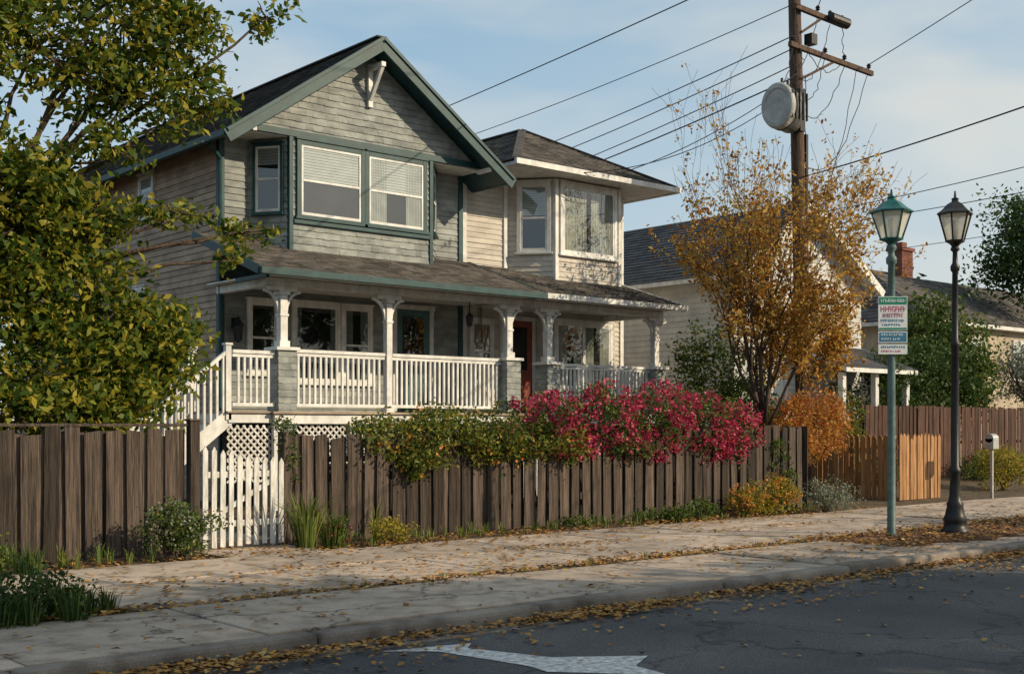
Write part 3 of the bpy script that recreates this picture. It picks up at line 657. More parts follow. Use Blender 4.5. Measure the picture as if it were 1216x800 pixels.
roof_face(G[('wing_roof', 'roofbrown')], (22.8, 26.0, 6.5), (26.4, 26.0, 6.5), (26.4, 29.2, 8.5), (22.8, 29.2, 8.5), .2, (.3, .5))
roof_face(G[('wing_roof', 'roofbrown')], (26.4, 32.4, 6.5), (22.8, 32.4, 6.5), (22.8, 29.2, 8.5), (26.4, 29.2, 8.5), .2, (.3, .5))
G[('wing_wall', 'blueside')].box(23.0, 26.2, 26.4, 32, 0, 6.6)
G.done()
def ridge_house(name, x0, x1, y0, y1, ze, zr, side, roof, hip=1.5, wins=(), chim=None):
    G = Grp(name); ov = .4; ym = (y0 + y1) / 2
    G[('walls', side)].box(x0, x1, y0, y1, -.1, ze)
    xl, xr, ya, yb = x0 - ov, x1 + ov, y0 - ov, y1 + ov
    rf = G[('roof', roof)]
    roof_face(rf, (xl, ya, ze), (xr, ya, ze), (xr - hip, ym, zr), (xl + hip, ym, zr), .2, (.3, .5)); roof_face(rf, (xr, yb, ze), (xl, yb, ze), (xl + hip, ym, zr), (xr - hip, ym, zr), .2, (.3, .5))
    roof_face(rf, (xl, yb, ze), (xl, ya, ze), (xl + hip, ym, zr), (xl + hip, ym, zr), .2, (.3, .5)); roof_face(rf, (xr, ya, ze), (xr, yb, ze), (xr - hip, ym, zr), (xr - hip, ym, zr), .2, (.3, .5))
    rf.add([(xl, ya, ze - .004), (xr, ya, ze - .004), (xr, yb, ze - .004), (xl, yb, ze - .004), (xl + hip, ym, zr - .004), (xr - hip, ym, zr - .004)], [(0, 1, 5, 4), (1, 2, 5), (2, 3, 4, 5), (3, 0, 4)])
    G[('eaves', 'white')].box(xl + .02, xr - .02, ya + .02, yb - .02, ze - .16, ze - .02)
    F = ((x0, y0), (1, 0), (0, -1))
    for (a0, a1, z0, z1) in wins: window(G, F, a0, a1, z0, z1, 'white', .1, blind=.4)
    if chim:
        cx, cy, z0, z1 = chim; C = G[('chimney', 'brick')]; z = z0; k = 0
        while z < z1:
            for j in range(4):
                C.box(cx - .45 + j * .225 + .005, cx - .45 + j * .225 + .22, cy - .35, cy + .35, z, z + .065)
            z += .075; k += 1
        G[('chimney_mortar', 'concrete')].box(cx - .43, cx + .43, cy - .33, cy + .33, z0, z1)
        G[('chimney_cap', 'brick')].box(cx - .52, cx + .52, cy - .42, cy + .42, z1, z1 + .14); G[('chimney_cap', 'brick')].box(cx - .2, cx + .2, cy - .2, cy + .2, z1 + .14, z1 + .4)
    G.done()
ridge_house('brown_roof_house', 37, 52, 27.5, 34, 6.0, 8.6, 'beige', 'roofbrown', 2.5, chim=(49.0, 30.3, 7.8, 9.5))
ridge_house('stucco_house', 39.5, 56, 23.5, 30, 5.5, 7.6, 'beige', 'roofbrown', 2.2, wins=((3.2, 4.2, 3.5, 4.9), (6.5, 7.6, 3.5, 4.9), (1.0, 1.7, 2.0, 3.2)))

# ------------------------------------------------------------------ foliage helpers
def leaf_mesh(name, pts, size, mat, parent=None, flat=0.0, upb=.5, aspect=.55):
    n = len(pts)
    if n == 0: return
    nr = NR.normal(size=(n, 3)); nr[:, 2] += upb
    if flat: nr = nr * (1 - flat) + np.array([0, 0, 2.5]) * flat
    nr /= np.linalg.norm(nr, axis=1, keepdims=True)
    a = np.cross(nr, NR.normal(size=(n, 3))); a /= np.linalg.norm(a, axis=1, keepdims=True)
    b = np.cross(nr, a)
    Lh = (size * NR.uniform(.55, 1.25, n) / 2)[:, None]; W = Lh * aspect
    fold = nr * Lh * .22
    v = np.empty((n, 4, 3)); v[:, 0] = pts - a * Lh; v[:, 1] = pts + b * W + fold + a * Lh * .1; v[:, 2] = pts + a * Lh; v[:, 3] = pts - b * W + fold + a * Lh * .1
    me = bpy.data.meshes.new(name); me.vertices.add(n * 4); me.vertices.foreach_set('co', v.reshape(-1).astype(np.float32))
    me.loops.add(n * 4); me.loops.foreach_set('vertex_index', np.arange(n * 4, dtype=np.int32))
    me.polygons.add(n); me.polygons.foreach_set('loop_start', np.arange(0, n * 4, 4, dtype=np.int32)); me.polygons.foreach_set('loop_total', np.full(n, 4, dtype=np.int32))
    me.update(calc_edges=True); me.materials.append(mat)
    ob = bpy.data.objects.new(name, me); COL.objects.link(ob)
    if parent: ob.parent = parent
    return ob
def blob_pts(blobs, zmin=-.1):
    out = []; cents = []
    for (cx, cy, cz, rx, ry, rz, nc, nl, cr) in blobs:
        d = NR.normal(size=(nc, 3)); d /= np.linalg.norm(d, axis=1, keepdims=True)
        rr = NR.uniform(.12, 1.0, nc) ** .45 * (1 + .16 * NR.normal(size=nc))
        c = np.array([cx, cy, cz]) + d * rr[:, None] * np.array([rx, ry, rz]); cents.append(c)
        k = np.maximum(2, (nl * NR.uniform(.4, 1.5, nc)).astype(int))
        cc = np.repeat(c, k, axis=0); p = cc + NR.normal(size=cc.shape) * cr * np.array([1, 1, .7]); out.append(p)
    p = np.concatenate(out); return p[p[:, 2] > zmin], np.concatenate(cents)
def limb(mb, p0, p1, r0, r1, wob=.1, n=5, sides=7, sag=0):
    p0 = np.array(p0, float); p1 = np.array(p1, float); pts = []; rs = []
    L_ = np.linalg.norm(p1 - p0)
    for i in range(n + 1):
        t = i / n; p = p0 + (p1 - p0) * t
        if 0 < i < n: p = p + NR.normal(size=3) * wob * L_ * .35
        p[2] += sag * 4 * t * (1 - t); pts.append(p); rs.append(r0 + (r1 - r0) * t)
    mb.tube(pts, rs, sides); return pts

def bush(name, blobs, size, mat, flowers=None, aspect=.55, stems=6, extra=None):
    e = empty(name); p, c = blob_pts(blobs, zmin=-.02)
    leaf_mesh('leaves', p, size, mat, e, aspect=aspect)
    mb = MB()
    for (cx, cy, cz, rx, ry, rz, *_r) in blobs:
        for k in range(stems):
            limb(mb, (cx + R.uniform(-.2, .2) * rx, cy + R.uniform(0, .2) * ry, -.03), (cx + R.uniform(-.7, .7) * rx, cy + R.uniform(-.3, .5) * ry, cz + R.uniform(.0, .6) * rz), .018, .006, .08, 4, 5)
    if stems: mb.make('stems', M['bark'], e)
    if flowers:
        fm, fs_, nc, nl, cr, only = flowers
        out = []
        for (cx, cy, cz, rx, ry, rz, *_r) in only or blobs:
            d = NR.normal(size=(nc, 3)); d[:, 2] += .35; d[:, 1] -= .5; d /= np.linalg.norm(d, axis=1, keepdims=True)
            c = np.array([cx, cy, cz]) + d * np.array([rx, ry, rz]) * NR.uniform(.85, 1.18, nc)[:, None]
            cc = np.repeat(c, nl, axis=0); out.append(cc + NR.normal(size=cc.shape) * cr)
        leaf_mesh('flowers', np.concatenate(out), fs_, fm, e, aspect=.9)
    return e

# ---- big broadleaf tree on the left
te = empty('broadleaf_tree'); tb = MB()
blobs = [
 (5.2, 17.4, 3.9, 1.5, 1.1, 1.3, 120, 40, .2), (6.4, 17.4, 3.75, 1.2, 1.0, 1.3, 120, 40, .2), (7.35, 17.5, 2.85, 1.0, .8, 1.0, 95, 38, .18), (5.6, 17.2, 2.3, 1.7, .8, .9, 110, 40, .2), (3.8, 17.6, 3.2, 1.4, 1.1, 2.2, 100, 40, .22), (8.05, 17.7, 2.8, .65, .6, .85, 45, 34, .16), (7.1, 17.2, 1.95, .9, .5, .45, 45, 36, .15), (5.0, 16.9, 1.9, 1.2, .5, .5, 45, 36, .16),
 (5.7, 17.2, 5.15, 1.15, .9, .55, 60, 34, .17), (4.4, 17.2, 5.5, 1.0, .9, .7, 50, 34, .18), (6.9, 17.2, 4.75, .7, .6, .45, 26, 30, .14),
 (4.6, 17.2, 7.3, 1.3, 1.2, 1.2, 75, 34, .2), (6.0, 17.1, 6.9, 1.2, 1.0, .9, 60, 34, .2), (7.2, 17.0, 7.5, 1.1, .9, .8, 60, 32, .2), (7.3, 17.0, 6.45, .8, .7, .5, 38, 30, .17), (8.2, 16.9, 7.4, .75, .6, .6, 32, 28, .16), (8.35, 16.9, 6.45, .6, .5, .4, 20, 24, .13),
 (5.6, 17.2, 8.6, 1.6, 1.2, .9, 70, 34, .2), (7.6, 17.0, 8.6, 1.2, .9, .7, 44, 30, .2), (9.45, 16.9, 8.05, .4, .4, .3, 9, 20, .11), (8.9, 16.9, 8.8, .8, .5, .5, 20, 24, .15),
 (7.0, 16.9, 5.65, .8, .5, .25, 14, 22, .13), (8.0, 16.8, 4.8, .6, .35, .22, 9, 24, .11), (9.0, 16.8, 4.62, .5, .3, .18, 10, 22, .09), (9.5, 16.8, 4.75, .25, .2, .15, 4, 16, .08), (8.85, 16.8, 4.2, .3, .22, .22, 5, 20, .09)]
p, cents = blob_pts(blobs)
leaf_mesh('leaves', p, .155, L['oak'], te, aspect=.5)
trunk = limb(tb, (4.9, 18.0, -.1), (5.1, 17.7, 3.6), .2, .16, .05, 6, 10)
for b in blobs:
    c = np.array(b[:3]); s0 = np.array([5.1, 17.7, 3.0 if c[2] < 4.2 else 3.6])
    if c[2] < 3: s0[2] = 1.2
    m_ = (s0 + c) / 2 + np.array([0, 0, .3 if c[2] > 5 else 0]); limb(tb, s0, m_, .055, .036, .08, 4, 7); limb(tb, m_, c, .036, .015, .08, 4, 6)
    k = min(22, b[6] // 2)
    for i in range(k):
        d = NR.normal(size=3); d /= np.linalg.norm(d); q = c + d * np.array(b[3:6]) * .9; limb(tb, c, q, .016, .005, .12, 3, 5)
tb.make('trunk_and_limbs', M['bark'], te, smooth=True)

# ---- recursive small tree
def grow(mb, p, d, ln, r, depth, tips, spread=.55, up=.25, nchild=4, minr=.004):
    p = np.array(p, float); d = np.array(d, float); d /= np.linalg.norm(d); n = 5; pts = [p.copy()]; rs = [r]; ds = []
    for i in range(n):
        d = d + NR.normal(size=3) * .09 + np.array([0, 0, up * .12]); d /= np.linalg.norm(d); p = p + d * ln / n
        pts.append(p.copy()); rs.append(max(minr, r * (1 - .72 * (i + 1) / n))); ds.append(d.copy())
        if depth <= 1: tips.append((p.copy(), depth))
    mb.tube(pts, rs, 8 if depth > 2 else 4)
    if depth > 0:
        for k in range(nchild):
            i = R.randint(1, n); base = pts[i]; dd = ds[min(i, n - 1)] + NR.normal(size=3) * spread; dd[2] += up
            grow(mb, base, dd, ln * R.uniform(.5, .72), rs[i] * .68, depth - 1, tips, spread, up, nchild, minr)
e = empty('autumn_tree'); mb = MB(); tips = []
base = np.array([21.4, 16.6, -.1])
tr = limb(mb, base, (21.45, 16.6, 1.6), .13, .11, .03, 4, 9)
for (dx, dy, dz, ln, r) in ((-.08, 0, 1, 4.1, .08), (-.42, -.1, 1, 3.4, .065), (.50, .1, 1, 3.1, .065), (.12, .3, 1, 3.3, .055), (-.2, -.35, 1, 3.3, .055), (-.7, .1, .95, 2.5, .045), (1.05, -.1, .95, 2.4, .045), (.3, -.3, 1, 2.8, .045)):
    grow(mb, (21.45 + dx * .05, 16.6 + dy * .05, R.uniform(1.2, 2.0)), (dx, dy, dz), ln, r, 3, tips, .46, .36, 5, .0035)
mb.make('trunk_and_branches', M['bark'], e, smooth=True)
P = np.array([t[0] for t in tips]); pr = np.clip(1.1 - (P[:, 2] - 2.4) / 5.4, .10, 1.0) * np.where(P[:, 2] < 1.8, .3, 1)
P = P[NR.uniform(size=len(P)) < pr]; print('orange tips', len(P))
if len(P) > 3200: P = P[NR.permutation(len(P))[:3200]]
cc = np.repeat(P, 6, axis=0); cc = cc + NR.normal(size=cc.shape) * .08; leaf_mesh('leaves', cc, .11, L['orange'], e)

# ---- shrubs over the fence
mg = [(14.3, 15.7, 1.72, .9, .5, .5, 60, 44, .13), (15.6, 15.65, 1.8, .9, .55, .58, 70, 44, .13), (17.0, 15.7, 1.85, .9, .55, .6, 70, 44, .13), (18.3, 15.7, 1.75, .9, .5, .58, 60, 44, .13), (19.3, 15.65, 1.55, .6, .45, .55, 35, 44, .12), (16.4, 15.6, 1.35, 1.0, .35, .3, 36, 40, .1), (18.6, 15.6, 1.3, .9, .35, .3, 34, 40, .1), (14.6, 15.6, 1.35, .8, .35, .25, 30, 40, .1)]
bush('flowering_shrub', mg, .08, L['green'], flowers=(L['magenta'], .066, 88, 16, .05, None), stems=3)
yl = [(10.7, 15.55, 1.5, .5, .42, .33, 44, 44, .11), (11.5, 15.5, 1.55, .6, .45, .40, 60, 44, .11), (12.5, 15.5, 1.58, .65, .45, .36, 60, 44, .11), (13.5, 15.5, 1.5, .7, .42, .38, 60, 44, .11), (11.2, 15.35, 1.2, .5, .25, .25, 34, 40, .09), (12.9, 15.38, 1.25, .6, .25, .22, 34, 40, .09), (14.3, 15.35, 1.35, .5, .25, .25, 26, 40, .09)]
bush('trailing_shrub', yl, .08, L['yellowgreen'], flowers=(L['orangefl'], .055, 9, 5, .05, None), stems=0)
bush('ivy', [(8.95, 15.45, 1.6, .16, .14, .3, 14, 24, .06), (9.05, 15.38, 1.2, .1, .06, .25, 7, 20, .05)], .06, L['green'], stems=2)
bush('climbing_plant', [(20.4, 15.4, 1.1, .22, .08, .45, 16, 26, .07), (20.7, 15.4, .6, .2, .08, .35, 10, 26, .07)], .07, L['green'], stems=3)
bush('autumn_shrub', [(22.6, 16.3, 1.8, 1.0, .7, .65, 95, 40, .13), (21.9, 16.1, 1.4, .7, .6, .5, 40, 36, .12), (23.5, 16.6, 1.55, .75, .6, .65, 65, 36, .12)], .09, L['redorange'], stems=3)
bush('evergreen_shrub', [(25.9, 17.5, 1.3, .5, .5, .8, 50, 50, .1), (25.9, 17.5, 2.1, .3, .3, .6, 24, 44, .08)], .06, L['yellowgreen'])
bush('green_shrub', [(22.9, 19.2, 3.0, 1.2, .9, 1.2, 100, 40, .16), (23.6, 18.7, 1.6, 1.3, .9, 1.3, 100, 40, .16)], .11, L['green'])
bush('dark_shrub', [(31.8, 20.1, 2.6, 1.3, .8, 1.4, 90, 40, .18), (33.6, 20.1, 2.8, 1.2, .8, 1.5, 90, 40, .18)], .13, L['darkgreen'])
bush('leafy_shrub', [(7.0, 14.75, .32, .48, .33, .3, 60, 34, .07), (6.85, 14.7, .5, .3, .25, .2, 22, 30, .06)], .06, L['green'], flowers=(L['sage'], .035, 50, 6, .03, None))
bush('yellow_shrub', [(10.2, 14.6, .17, .36, .25, .19, 46, 30, .05)], .05, L['yellow'])
bush('low_plants', [(16.6, 14.75, .14, .4, .22, .14, 30, 26, .06), (17.4, 14.8, .18, .35, .25, .18, 26, 26, .06), (15.9, 14.9, .1, .5, .15, .1, 20, 22, .05), (14.3, 15.0, .08, .5, .12, .08, 16, 20, .05)], .065, L['green'])
bush('yellow_flower_bush', [(19.3, 14.7, .34, .55, .4, .34, 70, 30, .08), (18.5, 14.75, .27, .4, .3, .27, 40, 28, .07)], .065, L['yellow'], flowers=(L['orangefl'], .05, 36, 7, .04, None))
bush('sage_bush', [(20.5, 14.25, .3, .55, .42, .3, 90, 34, .07)], .05, L['sage'])
bush('garden_hedge', [(31.2, 16.2, .6, .9, .6, .6, 80, 36, .12)], .09, L['yellow'])
bush('garden_hedge', [(28.3, 18.3, .5, .8, .5, .5, 50, 36, .12), (34, 18.2, .5, 1.6, .5, .5, 80, 36, .12)], .09, L['green'], flowers=(L['magenta'], .06, 16, 8, .05, None))

def grass(name, spots, mat=L['grass']):
    mb = MB()
    for (x, y, r, h, n, z) in spots:
        for i in range(n):
            a = R.uniform(0, 6.283); q = R.random() ** .6 * r; bx = x + math.cos(a) * q * .5; by = y + math.sin(a) * q * .5
            hh = h * R.uniform(.5, 1.1); ln = R.uniform(.15, .6) * hh; w = .006 + .008 * min(1, h)
            dx, dy = math.cos(a + R.uniform(-.6, .6)), math.sin(a + R.uniform(-.6, .6)); px, py = -dy * w, dx * w
            p1 = (bx + dx * ln * .35, by + dy * ln * .35, z + hh * .6); p2 = (bx + dx * ln, by + dy * ln, z + hh * (1 - .3 * ln / hh))
            mb.add([(bx - px, by - py, z - .02), (bx + px, by + py, z - .02), (p1[0] + px * .8, p1[1] + py * .8, p1[2]), (p1[0] - px * .8, p1[1] - py * .8, p1[2]), p2], [(0, 1, 2, 3), (3, 2, 4)])
    mb.make(name, mat)
grass('tall_grass_clump', [(8.95, 14.85, .3, .85, 150, 0), (9.3, 14.75, .3, .55, 110, 0), (10.35, 15.2, .05, .7, 14, 0)])
bush('red_flower_plant', [(9.35, 14.7, .2, .25, .2, .2, 26, 24, .05)], .05, L['green'], flowers=(L['magenta'], .03, 14, 4, .02, None), stems=2)
sp = []
for i in range(60): sp.append((R.uniform(2.5, 6.6), R.uniform(14.4, 15.3), .12, R.uniform(.1, .35), 12, 0))
for i in range(140): sp.append((R.uniform(9.3, 21.5), R.uniform(14.5, 15.35), .1, R.uniform(.06, .22), 9, 0))
for i in range(60): sp.append((R.uniform(2, 24), R.uniform(10.76, 10.96), .05, R.uniform(.03, .09), 6, 0))
grass('weeds', sp)
sp = [(3.9 + R.uniform(-.7, .6), 10.95 + R.uniform(-.35, .35), .25, R.uniform(.18, .38), 45, 0) for _ in range(16)] + [(2.6 + R.uniform(-.7, .7), 11.8 + R.uniform(-.8, .8), .25, R.uniform(.2, .45), 45, 0) for _ in range(16)] + [(4.9, 14.2, .3, .4, 90, 0)]
grass('grass_tuft', sp, L['darkgreen'])
bush('low_shrub', [(3.7, 11.0, .2, .6, .38, .2, 60, 30, .07), (2.6, 12.2, .25, .6, .5, .25, 50, 30, .08)], .06, L['darkgreen'], stems=2)
bush('low_shrub', [(4.3, 14.5, .22, .5, .35, .25, 50, 30, .08)], .06, L['green'], stems=2)

# ---- background trees
def btree(name, x, y, z0, z1, r, mat, lsize=.2, n=260, nl=34, r0=.2):
    e = empty(name); mb = MB(); zc = (z0 + z1) / 2; rz = (z1 - z0) / 2
    bl = [(x, y, zc, r, r, rz, n, nl, .22 * (r / 2) + .08)]
    for k in range(4): a = k * 1.7 + x; bl.append((x + math.cos(a) * r * .55, y + math.sin(a) * r * .55, zc + R.uniform(-.4, .5) * rz, r * .55, r * .55, rz * .5, n // 4, nl, .2 * (r / 2) + .06))
    p, c = blob_pts(bl); leaf_mesh('leaves', p, lsize, mat, e)
    limb(mb, (x, y, -.2), (x, y, zc), r0, r0 * .5, .03, 5, 8)
    for i in range(26):
        q = c[R.randrange(len(c))]; limb(mb, (x, y, zc - rz * R.uniform(.1, .9)), q, r0 * .3, .012, .08, 4, 5)
    mb.make('trunk_and_limbs', M['bark'], e, smooth=True)
btree('garden_tree', 37.3, 21.4, 1.6, 6.0, 1.5, L['green'], .18, 180, 32)
btree('garden_tree', 35.4, 20.9, 1.4, 4.6, 1.4, L['darkgreen'], .18, 150, 32)
btree('conifer_tree', 47.6, 23.2, 6.3, 11.2, 2.2, L['darkgreen'], .2, 200, 34)
btree('garden_tree', 42.5, 21.0, 2.0, 4.8, 1.4, L['sage'], .12, 120, 24)
for (x, y, z, r) in ((60, 38, 9, 5), (72, 30, 9, 5), (85, 40, 10, 6), (66, 50, 9.5, 6)): btree('distant_tree', x, y, 1.5, z, r, L['street'], .5, 200, 26)
for i, (x, y, z0, z1, r, n) in enumerate(((9.6, -4.6, 4.3, 8.6, 2.2, 95), (13.6, -4.8, 4.4, 11.4, 2.3, 165), (17.2, -4.9, 4.4, 10.0, 1.7, 100), (20.6, -4.7, 4.5, 8.4, 2.0, 85), (25.5, -4.8, 4.3, 8.4, 1.9, 80), (30.5, -5, 4.4, 9.6, 1.9, 80), (36.5, -5, 4.4, 8.2, 2.2, 70))):
    btree('street_tree', x, y, z0, z1, r, L['street'], .36, n, 20)

# ---- fallen leaves
def litter(n, x0, x1, y0, y1, z, sx=None):
    return np.stack([NR.uniform(x0, x1, n), NR.uniform(y0, y1, n), np.full(n, z) + NR.uniform(0, .012, n)], 1)
Ls = [litter(1500, 1, 24, 8.36, 8.59, -.108), litter(700, 1, 26, 7.5, 8.4, -.112), litter(200, 2, 26, 4, 8, -.118), litter(1700, 2, 24, 10.68, 11.05, -.006), litter(1100, 2, 26, 8.9, 14.3, .014),
      litter(1700, 2, 22, 14.2, 15.4, -.005), litter(1800, 14.6, 22.5, 9.1, 10.9, .07), litter(900, 11, 26, 8.85, 11.2, .016), litter(700, 14, 28, 7.4, 8.5, -.112), litter(500, 5, 12, 10.3, 12.8, .012), litter(500, 8, 20, 13.5, 14.5, .012)]
for _ in range(54):
    cx = R.uniform(3, 22); n = R.randint(20, 80); q = NR.normal(size=(n, 3)) * np.array([.45, .14, .0]) + np.array([cx, 8.38, -.104]); q[:, 1] = np.minimum(q[:, 1], 8.58); q[:, 2] += NR.uniform(0, .04, n); Ls.append(q)
for _ in range(36):
    cx = R.uniform(3, 22); cy = R.choice([10.85, 10.9, 14.4, 14.6, 12.68]); n = R.randint(10, 50); q = NR.normal(size=(n, 3)) * np.array([.4, .14, .0]) + np.array([cx, cy, .01]); q[:, 2] += NR.uniform(0, .02, n); Ls.append(q)
leaf_mesh('fallen_leaves', np.concatenate(Ls), .08, L['litter'], flat=.7, aspect=.7)

# ------------------------------------------------------------------ utility pole and lines
up = empty('utility_pole'); w = MB(); zt = 13.0; bx, by = 24.2, 17.5
def px(z): return bx - .17 * z / 10, by + .14 * z / 10
w.tube([(px(z)[0], px(z)[1], z) for z in (-.2, 3, 6, 9, 12, zt)], [.19, .18, .17, .158, .145, .14], 16); w.make('pole', M['polewood'], up, smooth=True)
a = MB(); X, Y = px(10.6)
a.beam((X - .5, Y - .2, 10.62), (X + 2.9, Y - .2, 10.55), .10, .12); a.beam((X - .3, Y - .2, 11.55), (X + 1.7, Y - .2, 11.5), .10, .12)
a.beam((X, Y - .18, 9.9), (X + 1.3, Y - .2, 10.55), .03, .06); a.beam((X, Y - .18, 11.0), (X + .8, Y - .2, 11.5), .03, .06); a.make('crossarms', M['polewood'], up, bevel=.008)
ins = MB()
for dx, z in ((-.4, 10.66), (.9, 10.63), (1.7, 10.62), (2.75, 10.6), (.6, 11.58), (1.1, 11.57), (1.6, 11.56)):
    ins.lathe(X + dx, Y - .2, [(.02, z), (.02, z + .06), (.06, z + .07), (.035, z + .1), (.06, z + .12), (.03, z + .17), (.01, z + .18)], 10)
ins.cyl((X + .9, Y - .35, 11.5), (X + 1.5, Y - .42, 11.45), .13, .13, 12); ins.box(X + .2, X + .42, Y - .32, Y - .1, 10.75, 11.0)
ins.make('insulators', M['blackmetal'], up)
c = Vector((X - .72, Y - .22, 9.05)); ax = Vector((-.97, -.24, 0)).normalized(); sd = Vector((.24, -.97, 0)); n = 32
def drum(prof):
    mb = MB(); vs = []; fs = []
    for (o, r_) in prof:
        for i in range(n):
            t = 2 * math.pi * i / n; vs.append(c + ax * o + sd * math.cos(t) * r_ * .92 + Vector((0, 0, 1)) * math.sin(t) * r_ * 1.22)
    for k in range(len(prof) - 1):
        for i in range(n): fs.append((k * n + i, k * n + (i + 1) % n, (k + 1) * n + (i + 1) % n, (k + 1) * n + i))
    fs.append(tuple(range(n - 1, -1, -1))); fs.append(tuple((len(prof) - 1) * n + i for i in range(n))); mb.add(vs, fs); return mb
drum([(-.36, .36), (-.34, .41), (.12, .41), (.12, .435), (.17, .435), (.17, .40)]).make('transformer_body', M['transfdark'], up)
drum([(.17, .41), (.36, .44), (.42, .43), (.45, .40), (.455, .33), (.42, .30), (.42, .10)]).make('transformer_cover', M['transf'], up, smooth=False)
br = MB(); br.beam(c + V3(.1, .1, .3), (X, Y, 9.4), .06, .08); br.beam(c + V3(.1, .1, -.3), (X, Y, 8.7), .06, .08); br.box(X - .28, X - .1, Y - .35, Y - .1, 8.6, 9.6)
for k in range(5): br.beam(c + V3(-.28 + k * .14, -.42, -.32), c + V3(-.28 + k * .14, -.42, .32), .02, .05, up=(0, 1, 0))
br.cyl(c + V3(-.1, 0, .42), c + V3(-.1, 0, .7), .04, .03, 8); br.cyl(c + V3(.12, 0, .42), c + V3(.12, 0, .7), .04, .03, 8); br.box(X + .12, X + .2, Y - .22, Y - .1, 2, 8.6); br.make('brackets', M['blackmetal'], up)

cu = bpy.data.curves.new('power_lines', 'CURVE'); cu.dimensions = '3D'; cu.bevel_depth = .011; cu.bevel_resolution = 1
def wire(p0, p1, sag=.4, n=20, r=1.0, wob=0):
    s = cu.splines.new('POLY'); s.points.add(n)
    for i in range(n + 1):
        t = i / n; p = Vector(p0).lerp(Vector(p1), t); p.z -= 4 * sag * t * (1 - t)
        if wob and 0 < i < n: p += Vector((R.uniform(-wob, wob), R.uniform(-wob, wob), R.uniform(-wob, wob)))
        s.points[i].co = (*p, 1); s.points[i].radius = r
for k, (dx, z, ex, ez) in enumerate(((-.4, 10.8, 28.0, 10.7), (-.2, 10.6, 29.0, 10.5), (0, 10.3, 30.0, 10.2), (.0, 10.0, 29.4, 9.8))):
    wire((X + dx, Y - .1, z), (ex, 46, ez), .5, r=1.2 if k < 3 else 1.6)
wire((X - .2, Y - .1, 9.8), (20.2, 20.4, 7.45), .25); wire((X - .2, Y - .1, 9.6), (19.3, 20.1, 7.45), .45)
wire((15.2, -1.7, 10.2), (20.7, 33.6, 10.2), .3, r=1.1)
wire((X, Y, 7.55), (15.4, -3.5, 8.0), .35, r=1.4); wire((X, Y, 6.65), (17.5, -3.0, 7.2), .4, r=.8); wire((X, Y, 6.35), (19.5, -3.0, 6.7), .35, r=.8); wire((X, Y, 5.6), (20.5, -1.0, 6.0), .3, r=.6)
wire((X + .6, Y - .2, 11.7), (12, 4, 17), .3); wire((X + 2.75, Y - .2, 10.75), (23, -2, 16), .3); wire((X - .3, Y - .2, 11.6), (25.5, 46, 11.4), .5)
for (p0, p1, sg) in (((X + 2.7, Y - .2, 10.5), (X + .15, Y - .1, 7.9), .9), ((X + 2.2, Y - .2, 10.5), (X + .15, Y - .1, 6.9), 1.0), ((X + 1.7, Y - .2, 10.5), (X + .1, Y, 9.2), .6), ((X + .9, Y - .2, 10.6), (X + .1, Y - .1, 9.6), .5), ((X - .4, Y - .2, 10.6), (X - .8, Y - .2, 9.7), .3), ((X + 1.6, Y - .2, 11.5), (X + 1.7, Y - .2, 10.6), .2), ((X + .6, Y - .2, 11.5), (X - .6, Y - .2, 9.8), .4), ((X + 1.1, Y - .2, 11.4), (X - .5, Y - .5, 9.75), .5), ((X + .1, Y - .2, 10), (X + .2, Y - .2, 6.2), .0), ((X - .2, Y - .2, 11), (X - .2, Y - .2, 7.2), .0), ((X - .45, Y - .2, 10.7), (X + .1, Y - .15, 10.0), .35), ((X - .3, Y - .2, 11.5), (X - .1, Y - .3, 10.3), .3), ((X + .2, Y - .2, 10.6), (X + 1.5, Y - .2, 10.5), .3)):
    wire(p0, p1, sg, 14, .9, .03)
co = bpy.data.objects.new('power_lines', cu); COL.objects.link(co); cu.materials.append(M['wire'])

# ------------------------------------------------------------------ street lamps
def lantern(e, x, y, z, w, h, capmat, rot=.3):
    fr = MB(); gl = MB(); cp = MB(); n = 6
    r0, r1 = w * .26, w * .47
    for i in range(n):
        t0 = 2 * math.pi * i / n + rot; t1 = t0 + 2 * math.pi / n
        gl.add([(x + r0 * .94 * math.cos(t0), y + r0 * .94 * math.sin(t0), z + .005), (x + r0 * .94 * math.cos(t1), y + r0 * .94 * math.sin(t1), z + .005), (x + r1 * .94 * math.cos(t1), y + r1 * .94 * math.sin(t1), z + h * .575), (x + r1 * .94 * math.cos(t0), y + r1 * .94 * math.sin(t0), z + h * .575)], [(0, 1, 2, 3)])
    gl.make('lantern_glass', M['lampglass'], e)
    for i in range(n):
        t = 2 * math.pi * i / n + rot; c_, s_ = math.cos(t), math.sin(t); fr.beam((x + r0 * c_, y + r0 * s_, z), (x + r1 * c_, y + r1 * s_, z + h * .58), .022, .022)
    fr.lathe(x, y, [(.05, z - .09), (.09, z - .05), (r0 * 1.1, z - .02), (r0 * 1.12, z + .003)], n, rot)
    fr.cyl((x, y, z), (x, y, z + h * .2), .02, .02, 8)
    fr.make('lantern_frame', M['blackmetal'] if capmat == 'blackmetal' else M['greenmetal'], e)
    bl = MB(); bl.lathe(x, y, [(.02, z + h * .2), (.045, z + h * .28), (.05, z + h * .38), (.02, z + h * .46)], 12); bl.make('bulb', M['signwhite'], e, smooth=True)
    cp.lathe(x, y, [(r1 * 1.12, z + h * .58), (r1 * 1.14, z + h * .61), (r1 * .8, z + h * .70), (r1 * .5, z + h * .82), (r1 * .22, z + h * .88), (r1 * .2, z + h * .92), (r1 * .26, z + h * .94), (r1 * .08, z + h * .98), (.012, z + h * 1.12)], n, rot)
    cp.make('lantern_cap', M[capmat], e)
lp = empty('street_lamp'); m_ = MB(); x, y = 17.4, 9.82
